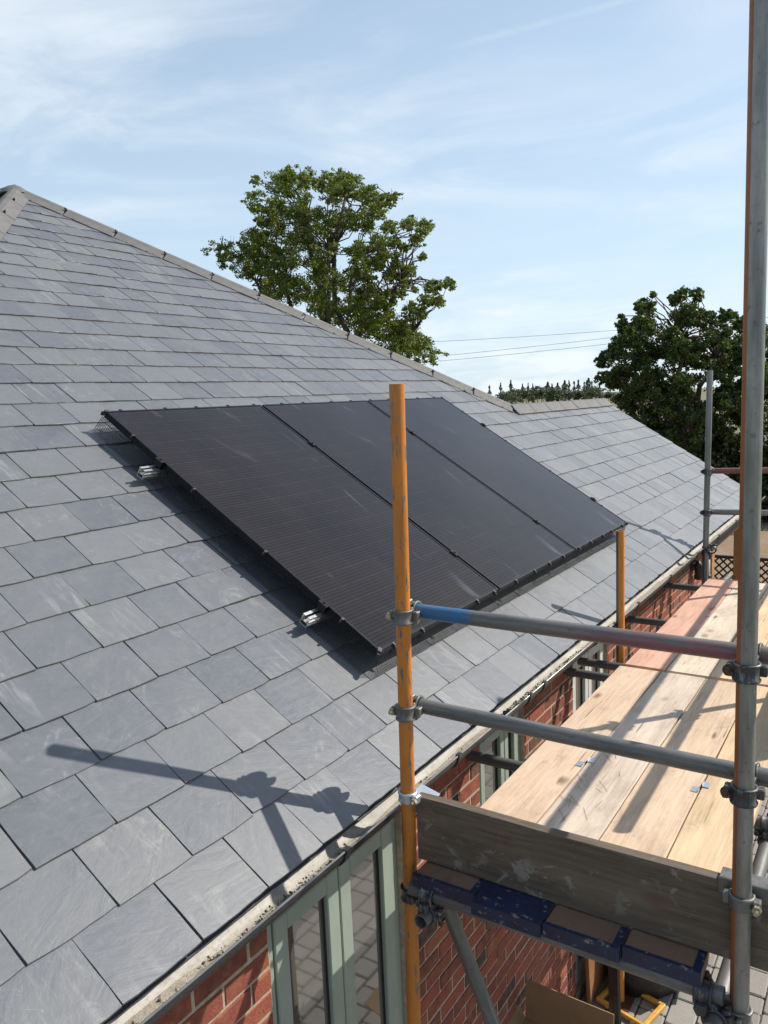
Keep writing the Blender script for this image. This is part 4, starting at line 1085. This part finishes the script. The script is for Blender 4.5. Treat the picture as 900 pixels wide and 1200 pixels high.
# black rubble bag
mb = MB(); nb = 18; rings = [(0.02, 0.0), (0.22, 0.0), (0.27, 0.10), (0.25, 0.25), (0.19, 0.36), (0.10, 0.42), (0.05, 0.47), (0.09, 0.53), (0.001, 0.49)]
for k, (r, zz) in enumerate(rings):
    for i in range(nb):
        a = 2 * math.pi * i / nb; rr = r * (1 + 0.10 * math.sin(3 * a + k) + 0.07 * math.sin(7 * a + 2 * k) + rnd.uniform(-0.04, 0.04))
        mb.v.append((0.17 + rr * math.cos(a), 2.62 + rr * math.sin(a) * 1.15, GZ + 0.003 + zz * (1 + (0.08 * math.sin(2 * a) if k > 1 else 0))))
for k in range(len(rings) - 1):
    for i in range(nb): mb.face((k * nb + i, k * nb + (i + 1) % nb, (k + 1) * nb + (i + 1) % nb, (k + 1) * nb + i), k > 0)
mb.face([i for i in reversed(range(nb))])
tag(mb.build('rubbish_bag', 'black_bag'), 'tied black rubbish bag on the paving under the platform', 'bag')
# leaning board and leaning dark sheet
mb = MB(); mb.cbox((-0.012, 0, 0), (0.012, 0.42, 1.25), 0.002, Matrix.Translation((-0.075, 2.14, GZ + 0.004)) @ Matrix.Rotation(-0.035, 4, 'Y'))
tag(mb.build('plywood_sheet', 'ply_brown'), 'brown plywood sheet leaning on the wall behind the bag', 'plywood')
mb = MB(); mb.cbox((-0.010, 0, 0), (0.010, 0.10, 1.30), 0.002, Matrix.Translation((0.16, 2.02, GZ + 0.003)) @ Matrix.Rotation(0.9, 4, 'Z') @ Matrix.Rotation(-0.04, 4, 'X'))
tag(mb.build('timber_offcut', 'dark_timber'), 'narrow dark timber offcut standing upright beside the shorter orange pole', 'timber')
# yellow foot tray round the second orange pole
fx, fy = 0.15, 2.27; mb = MB(); a_, b2 = 0.17, 0.13
F = Matrix.Translation((fx, fy, GZ + 0.0085)) @ Matrix.Rotation(-0.25, 4, 'Z')
mb.cbox((-a_, -b2, 0), (-a_ + 0.03, b2, 0.03), 0.006, F); mb.cbox((a_ - 0.03, -b2, 0), (a_, b2, 0.03), 0.006, F); mb.cbox((-a_ + 0.02, -b2, 0.001), (a_ - 0.02, -b2 + 0.03, 0.029), 0.006, F); mb.cbox((-a_ + 0.02, b2 - 0.03, 0.001), (a_ - 0.02, b2, 0.029), 0.006, F)
for xx in (-0.09, 0.0, 0.09): mb.cbox((xx - 0.012, -b2 - 0.006, 0.004), (xx + 0.012, -b2 + 0.001, 0.022), 0.003, F)
fr_ = empty('foot_tray', (fx, fy, GZ)); tag(fr_, 'yellow plastic foot tray around the base of the shorter orange pole', 'foot tray')
link('rim', mb.mesh('rim', 'yellow_plastic'), fr_, Matrix.Identity(4))

# ------------------------------------------------------------------ far yard: lattice fence, hedge, parked car
LY = 11.2
lat = empty('lattice_fence', (-1.0, LY, GZ)); tag(lat, 'black diamond lattice fence at the edge of the gravel drive', 'fence')
x0, x1, z0, z1 = -2.6, 1.0, GZ - 0.03, -1.42
sl_v = []
def slat(p0, p1, dy):
    d = Vector(p1) - Vector(p0); L = d.length; a = math.atan2(d.z, d.x)
    m2 = MB(); m2.box((0, -0.006, -0.013), (L, 0.006, 0.013)); link('slat', m2.mesh('slat', 'lattice_black'), lat, Matrix.Translation((p0[0], LY + dy, p0[2])) @ Matrix.Rotation(-a, 4, 'Y'))
H2 = z1 - z0; st = 0.125; k = x0 - H2
while k < x1:
    a, b_ = max(k, x0), min(k + H2, x1)
    if b_ - a > 0.05:
        slat((a, 0, z0 + (a - k)), (b_, 0, z0 + (b_ - k)), 0.007); slat((a, 0, z1 - (a - k)), (b_, 0, z1 - (b_ - k)), -0.007)
    k += st
m2 = MB(); m2.box((x0, LY - 0.03, z1), (x1, LY + 0.03, z1 + 0.045)); link('top_rail', m2.mesh('top_rail', 'lattice_black'), lat, Matrix.Identity(4))
for xx in (x0, x1): 
    m2 = MB(); m2.box((xx - 0.035, LY - 0.036, GZ - 0.06), (xx + 0.035, LY + 0.036, z1 + 0.10)); link('post', m2.mesh('post', 'lattice_black'), lat, Matrix.Identity(4))

# wheelie bin by the lattice
b0 = at(893, 690, 9.6); b0.z = GZ - 0.045
wb = empty('wheelie_bin', tuple(b0)); tag(wb, 'black wheelie bin with a pale blue grey lid beside the lattice fence', 'bin')
mb = MB(); bw = ((-0.22, -0.24, 0.0), (0.22, 0.24, 0.0)); n0 = len(mb.v)
for (sx, z_) in ((0.80, 0.05), (1.0, 0.90), (1.06, 0.905), (1.06, 0.95)):
    for (qx, qy) in ((-0.25, -0.28), (0.25, -0.28), (0.25, 0.28), (-0.25, 0.28)): mb.v.append((b0.x + qx * sx, b0.y + qy * sx, b0.z + z_))
for k in range(3):
    for i in range(4): mb.face((k * 4 + i, k * 4 + (i + 1) % 4, k * 4 + 4 + (i + 1) % 4, k * 4 + 4 + i))
mb.face((0, 1, 2, 3)); mb.face((12, 13, 14, 15)); link('body', mb.mesh('body', 'black_clip'), wb, Matrix.Identity(4))
m2 = MB(); m2.cbox((b0.x - 0.28, b0.y - 0.32, b0.z + 0.952), (b0.x + 0.28, b0.y + 0.31, b0.z + 1.02), 0.02); link('lid', m2.mesh('lid', 'bin_lid'), wb, Matrix.Identity(4))
for sx in (-1, 1):
    m2 = MB(); m2.rod((b0.x + sx * 0.17, b0.y + 0.24, b0.z + 0.10), (b0.x + sx * 0.24, b0.y + 0.24, b0.z + 0.10), 0.10, n=16); link('wheel', m2.mesh('wheel', 'wire_black'), wb, Matrix.Identity(4))

# ------------------------------------------------------------------ vegetation
def leaves_mesh(name, pts, size, matn, seed, up=0.3):
    """pts: (n,3) leaf positions"""
    rs = np.random.RandomState(seed); n_ = len(pts)
    d = rs.normal(size=(n_, 3)); d[:, 2] += up * rs.rand(n_) - 0.2; d /= np.linalg.norm(d, axis=1)[:, None]
    o = rs.normal(size=(n_, 3)); sd = np.cross(d, o); sd /= np.linalg.norm(sd, axis=1)[:, None]
    nr = np.cross(d, sd)
    L = size * rs.uniform(0.65, 1.35, n_)[:, None]
    v = np.empty((n_, 4, 3)); v[:, 0] = pts - d * L * 0.5; v[:, 1] = pts + sd * L * 0.36 + nr * L * 0.10; v[:, 2] = pts + d * L * 0.5; v[:, 3] = pts - sd * L * 0.36 + nr * L * 0.10
    me = bpy.data.meshes.new(name); me.vertices.add(n_ * 4); me.vertices.foreach_set('co', v.reshape(-1).astype(np.float32))
    me.loops.add(n_ * 4); me.loops.foreach_set('vertex_index', np.arange(n_ * 4, dtype=np.int32))
    me.polygons.add(n_); me.polygons.foreach_set('loop_start', (np.arange(n_) * 4).astype(np.int32))
    me.update(calc_edges=True); me.validate(); me.materials.append(M[matn]); return me
def blob_points(c, r, n_, rs, sub=9, tight=0.30):
    c = np.array(c); out = []
    for k in range(sub):
        d = rs.normal(size=3); d /= np.linalg.norm(d); q = c + d * r * rs.uniform(0.35, 1.0) * np.array((1, 1, 0.85))
        rr = r * tight * rs.uniform(0.7, 1.35); m_ = max(3, int(n_ / sub * rs.uniform(0.5, 1.5)))
        w_ = rs.normal(size=(m_, 3)); w_ /= np.linalg.norm(w_, axis=1)[:, None]
        out.append(q + w_ * (rr * rs.rand(m_, 1) ** 0.45) * np.array((1.15, 1.15, 0.75)))
    return np.vstack(out)
def limb(mb, a, b_, r0, r1, rs, seg=5, wob=0.06, sag=0.0):
    a = np.array(a, float); b_ = np.array(b_, float); L = np.linalg.norm(b_ - a); p_ = a
    for k in range(1, seg + 1):
        f = k / seg; q = a + (b_ - a) * f + (rs.normal(size=3) * wob * L * (1 if k < seg else 0)) * math.sin(math.pi * f) + np.array((0, 0, sag * L * math.sin(math.pi * f)))
        mb.rod(tuple(p_), tuple(q), r0 + (r1 - r0) * (k - 1) / seg, r0 + (r1 - r0) * f, n=7, cap=False); p_ = q
def broad_tree(name, label, D, blobs, base_uv, depth, per, leaf, lmat, seed, trunk_r, group=None, forks=None, tight=0.30, sub=9):
    """blobs: (u, v, radius) in picture pixels, spread in depth about distance D"""
    rs = np.random.RandomState(seed); k = D / FPX; pts = []; cs = []
    us = [b[0] for b in blobs]; vs_ = [b[1] for b in blobs]; cu = sum(us) / len(us); cv = sum(vs_) / len(vs_)
    ru = max(abs(u - cu) for u in us) + 1; rv = max(abs(v - cv) for v in vs_) + 1
    for (u, v, r) in blobs:
        e = max(0.15, 1 - ((u - cu) / ru) ** 2 - 0.5 * ((v - cv) / rv) ** 2) ** 0.5
        reps = (-0.8, -0.25, 0.3, 0.85) if e > 0.65 else ((-0.5, 0.5) if e > 0.4 else (rs.uniform(-0.3, 0.3),))
        for q in reps:
            dz = depth * e * (q + rs.uniform(-0.18, 0.18)); sc = (D + dz) / D
            c = at(u + rs.normal() * r * 0.15, v + rs.normal() * r * 0.15, D + dz); rr = r * k * sc
            cs.append((c, rr)); pts.append(blob_points(c, rr, int(per * (r / 18.0) ** 1.6), rs, sub, tight))
    pts = np.vstack(pts)
    base = at(base_uv[0], base_uv[1], D); base.z = GZ - 0.12
    root = empty(name, tuple(base)); tag(root, label, 'tree', group)
    tb = MB(); hgt = max(c[0].z for c in cs) - base.z
    crot = base + Vector((0, 0, hgt * 0.34))
    fk = [crot] + [at(u, v, D + dd) for (u, v, dd) in (forks or [])]
    limb(tb, base, crot, trunk_r, trunk_r * 0.72, rs, 5, 0.02)
    for f in fk[1:]: limb(tb, crot, f, trunk_r * 0.36, trunk_r * 0.12, rs, 6, 0.05, 0.03)
    for (c, rr) in cs:
        f = min(fk, key=lambda q: (q - c).length + max(0, (q.z - c.z)) * 0.8)
        L = (f - c).length; limb(tb, f, c, min(trunk_r * 0.14, 0.008 * L + 0.012), 0.010, rs, 5, 0.07, 0.05)
        for j in range(3):
            d = rs.normal(size=3); d /= np.linalg.norm(d); limb(tb, c, np.array(c) + d * rr * 0.9, 0.010, 0.004, rs, 3, 0.06)
    link('trunk', tb.mesh('trunk', 'bark'), root, Matrix.Identity(4))
    link('crown', leaves_mesh('crown', pts, leaf, lmat, seed), root, Matrix.Identity(4))
    return root
LB = [(x / 2.5 + 200, y / 2.5 + 180, r / 2.5) for x, y, r in (
 (118, 288, 34), (180, 280, 45), (150, 320, 36), (215, 330, 45), (250, 75, 22), (240, 130, 38), (280, 165, 52), (310, 95, 46), (345, 62, 26), (385, 75, 40), (440, 80, 36), (470, 115, 42), (500, 70, 34), (535, 95, 40),
 (575, 120, 36), (615, 140, 32), (650, 130, 26), (590, 165, 36), (300, 225, 62), (385, 160, 60), (390, 240, 70), (470, 200, 52), (530, 180, 46), (575, 205, 34), (250, 260, 46), (250, 310, 58), (330, 320, 72), (440, 300, 62),
 (300, 390, 60), (390, 400, 72), (480, 380, 56), (550, 290, 42), (555, 350, 48), (470, 460, 60), (540, 430, 56), (590, 400, 40), (600, 470, 55), (560, 510, 60), (640, 520, 56), (690, 500, 42), (690, 560, 46), (735, 560, 36), (765, 595, 34),
 (640, 590, 50), (710, 610, 44), (700, 205, 28), (745, 215, 30), (720, 250, 24), (690, 275, 20), (735, 300, 15), (700, 345, 24), (660, 330, 22), (770, 390, 30), (812, 382, 24), (750, 430, 28), (785, 430, 24), (735, 470, 22), (670, 410, 20), (715, 400, 12), (625, 300, 24), (640, 220, 28), (655, 262, 24), (640, 350, 30), (605, 325, 32), (600, 265, 30), (685, 380, 22), (630, 430, 38), (700, 455, 28), (660, 300, 18))]
broad_tree('oak_tree', 'tall open crowned oak rising behind the slate hip', 30.0, LB, (395, 760), 3.4, 540, 0.080, 'leaf_oak', 11, 0.42,
           forks=[(330, 320, 0.6), (385, 290, -0.8), (420, 300, 0.5), (455, 345, 0.0), (470, 330, -0.5), (360, 260, 0.4), (405, 230, 0.2), (300, 330, 0), (480, 395, 0.6)], tight=0.25, sub=12)
RB = [(x / 3.3333 + 660, y / 3.3333 + 320, r / 3.3333) for x, y, r in (
 (165, 345, 40), (205, 310, 38), (155, 410, 36), (140, 350, 22), (235, 200, 28), (225, 170, 14), (250, 250, 50), (330, 140, 42), (352, 85, 14), (320, 210, 60), (300, 130, 20), (435, 105, 30), (470, 80, 24), (520, 80, 30), (480, 165, 58), (560, 180, 44), (640, 165, 32), (690, 200, 36),
 (600, 245, 62), (420, 270, 76), (300, 320, 76), (500, 320, 80), (215, 410, 62), (330, 430, 80), (460, 440, 80), (610, 370, 80), (700, 290, 66), (760, 250, 56), (830, 310, 66), (760, 400, 80), (840, 430, 80), (270, 500, 66), (390, 540, 80), (510, 550, 80), (640, 500, 80),
 (400, 640, 64), (510, 650, 72), (620, 630, 72), (740, 540, 80), (740, 650, 80), (840, 560, 80), (920, 420, 80), (920, 560, 80), (900, 300, 60), (330, 600, 60), (250, 570, 50))]
broad_tree('dark_tree', 'dense dark green tree standing beyond the far end of the roof', 24.0, RB, (800, 760), 2.6, 760, 0.084, 'leaf_dark', 23, 0.35,
           forks=[(760, 430, 0.5), (800, 400, -0.6), (840, 420, 0.4), (780, 470, 0.6), (850, 470, -0.4)], sub=13, tight=0.28)
# hedge plants below the dark tree: each shrub on its own
rs = np.random.RandomState(5)
for i, (u, wd, hh, D) in enumerate(((690, 1.5, 3.1, 29.0), (745, 1.7, 2.6, 26.0), (800, 1.8, 2.5, 24.5), (850, 1.8, 2.5, 23.5), (905, 1.9, 2.7, 23.0), (960, 1.9, 2.7, 23.0))):
    b_ = at(u, 600, D); b_.z = GZ - 0.06
    root = empty('hedge_shrub', tuple(b_)); tag(root, ['tall shrub left of the dark tree behind the ridge', 'dark shrub at the foot of the dark tree behind the roof verge', 'dark shrub at the foot of the dark tree behind the far pole', 'dark hedge shrub between the far pole and the painted grey pole', 'dark hedge shrub behind the painted grey pole', 'dark hedge shrub at the open end of the hedge beyond the grey pole'][i], 'shrub', 'hedge shrubs beyond the gravel drive')
    pts = np.vstack([blob_points((b_.x + rs.uniform(-wd, wd) * 0.55, b_.y + rs.uniform(-0.6, 0.6), b_.z + hh * f), wd * 0.6, 1000, rs, 12, 0.34) for f in np.linspace(0.12, 0.82, 9)])
    pts = pts[pts[:, 2] > b_.z + 0.03]
    link('crown', leaves_mesh('crown', pts, 0.13, 'leaf_hedge', 50 + i), root, Matrix.Identity(4))
    tb = MB(); limb(tb, b_, b_ + Vector((0, 0, hh * 0.7)), 0.06, 0.02, rs, 4)
    for j in range(6): limb(tb, b_ + Vector((0, 0, hh * 0.2)), b_ + Vector((rs.uniform(-wd, wd) * 0.6, rs.uniform(-0.5, 0.5), hh * rs.uniform(0.4, 0.8))), 0.03, 0.01, rs, 4)
    link('trunk', tb.mesh('trunk', 'bark'), root, Matrix.Identity(4))
# far tree line: spires and rounded trees
def far_mesh(kind, seed):
    rs = np.random.RandomState(seed)
    if kind == 'spire':
        z_ = rs.rand(420) ** 0.9; r = 0.15 * (1 - z_) ** 0.5 * (0.75 + 0.45 * np.sin(z_ * 17 + seed)) * np.minimum(1, z_ * 6 + 0.25) * rs.uniform(0.2, 1.25, 420); a = rs.rand(420) * 6.283
        pts = np.stack([r * np.cos(a), r * np.sin(a), 0.06 + z_ * 0.94], 1); return leaves_mesh('crown', pts, 0.075, 'leaf_far', seed, 0.8)
    pts = np.vstack([blob_points((rs.uniform(-0.28, 0.28), rs.uniform(-0.28, 0.28), rs.uniform(0.25, 0.78)), 0.24, 80, rs, 7, 0.4) for _ in range(10)])
    return leaves_mesh('crown', pts, 0.085, 'leaf_far', seed)
sp = [far_mesh('spire', 70 + k) for k in range(4)]; rd = [far_mesh('round', 80 + k) for k in range(4)]
tr = MB(); tr.rod((0, 0, -0.02), (0, 0, 0.5), 0.02, 0.008, n=5); trm = tr.mesh('trunk', 'bark')
def far_tree(name, me, u, D, H, wid, label, grp):
    b_ = at(u, 461, D); b_.z = GZ - 0.06
    e = empty(name, tuple(b_)); e.scale = (H * wid, H * wid, H); e.rotation_euler = (0, 0, rnd.random() * 6); tag(e, label, 'tree', grp)
    for nm, m_ in (('trunk', trm), ('crown', me)):
        o = bpy.data.objects.new(nm, m_); C.objects.link(o); o.parent = e
for i, (u, v) in enumerate(((574, 452), (587, 449), (598, 446), (613, 450), (619, 449), (623, 450), (643, 448), (653, 449), (662, 446), (668, 446), (673, 447), (678, 445.5), (684, 448), (688, 446), (694, 447), (690, 443.5), (703, 449), (642.5, 449), (647, 450))):
    D = 330 + rnd.uniform(-25, 25); H = CAM.z - GZ + (467.5 - u * 0.0 - (u - 480) * 0.043 + 0.6 - v) * D / FPX * 1.0
    far_tree('spire_tree', sp[rnd.randrange(4)], u + rnd.uniform(-1.5, 1.5), D, H, rnd.uniform(0.6, 1.5), 'slim pointed tree in the far tree line', 'pointed trees of the far tree line')
for i in range(26):
    u = 560 + i * 6.3 + rnd.uniform(-2, 2); D = 300 + rnd.uniform(-20, 20); H = CAM.z - GZ + rnd.choice((-0.6, 0.4, 1.0, 1.6, 2.6, 3.6)) + rnd.uniform(-0.4, 0.4)
    far_tree('round_tree', rd[i % 4], u, D, H, rnd.uniform(0.9, 1.35), 'rounded tree in the far tree line', 'rounded trees of the far tree line')
# overhead wires on two poles
wr = empty('power_line', tuple(at(620, 470, 70))); tag(wr, 'thin overhead power wires crossing the sky between the two big trees', 'power line')
WD = 70.0
for (u0, v0, u1, v1) in ((240, 410.5, 1010, 362), (240, 440, 1010, 357.0), (240, 444, 1010, 366.0)):
    mb = MB(); p0 = at(u0, v0, WD); p1 = at(u1, v1, WD - 6); prev = p0
    for k in range(1, 13):
        f = k / 12; q = p0.lerp(p1, f) - Vector((0, 0, 0.9 * math.sin(math.pi * f) * 0.6)); mb.rod(prev, q, 0.014, n=5, cap=False); prev = q
    link('wire', mb.mesh('wire', 'cable'), wr, Matrix.Identity(4))
for (u, D, v) in ((240, WD, 404), (1010, WD - 6, 350)):
    tp = at(u, v, D); mb = MB(); mb.rod((tp.x, tp.y, GZ - 0.1), tp, 0.15, 0.10, n=10)
    dd = Vector((math.cos(0.5777), math.sin(0.5777), 0)).cross(Vector((0, 0, 1)))
    link('pole', mb.mesh('pole', 'bark'), wr, Matrix.Identity(4))
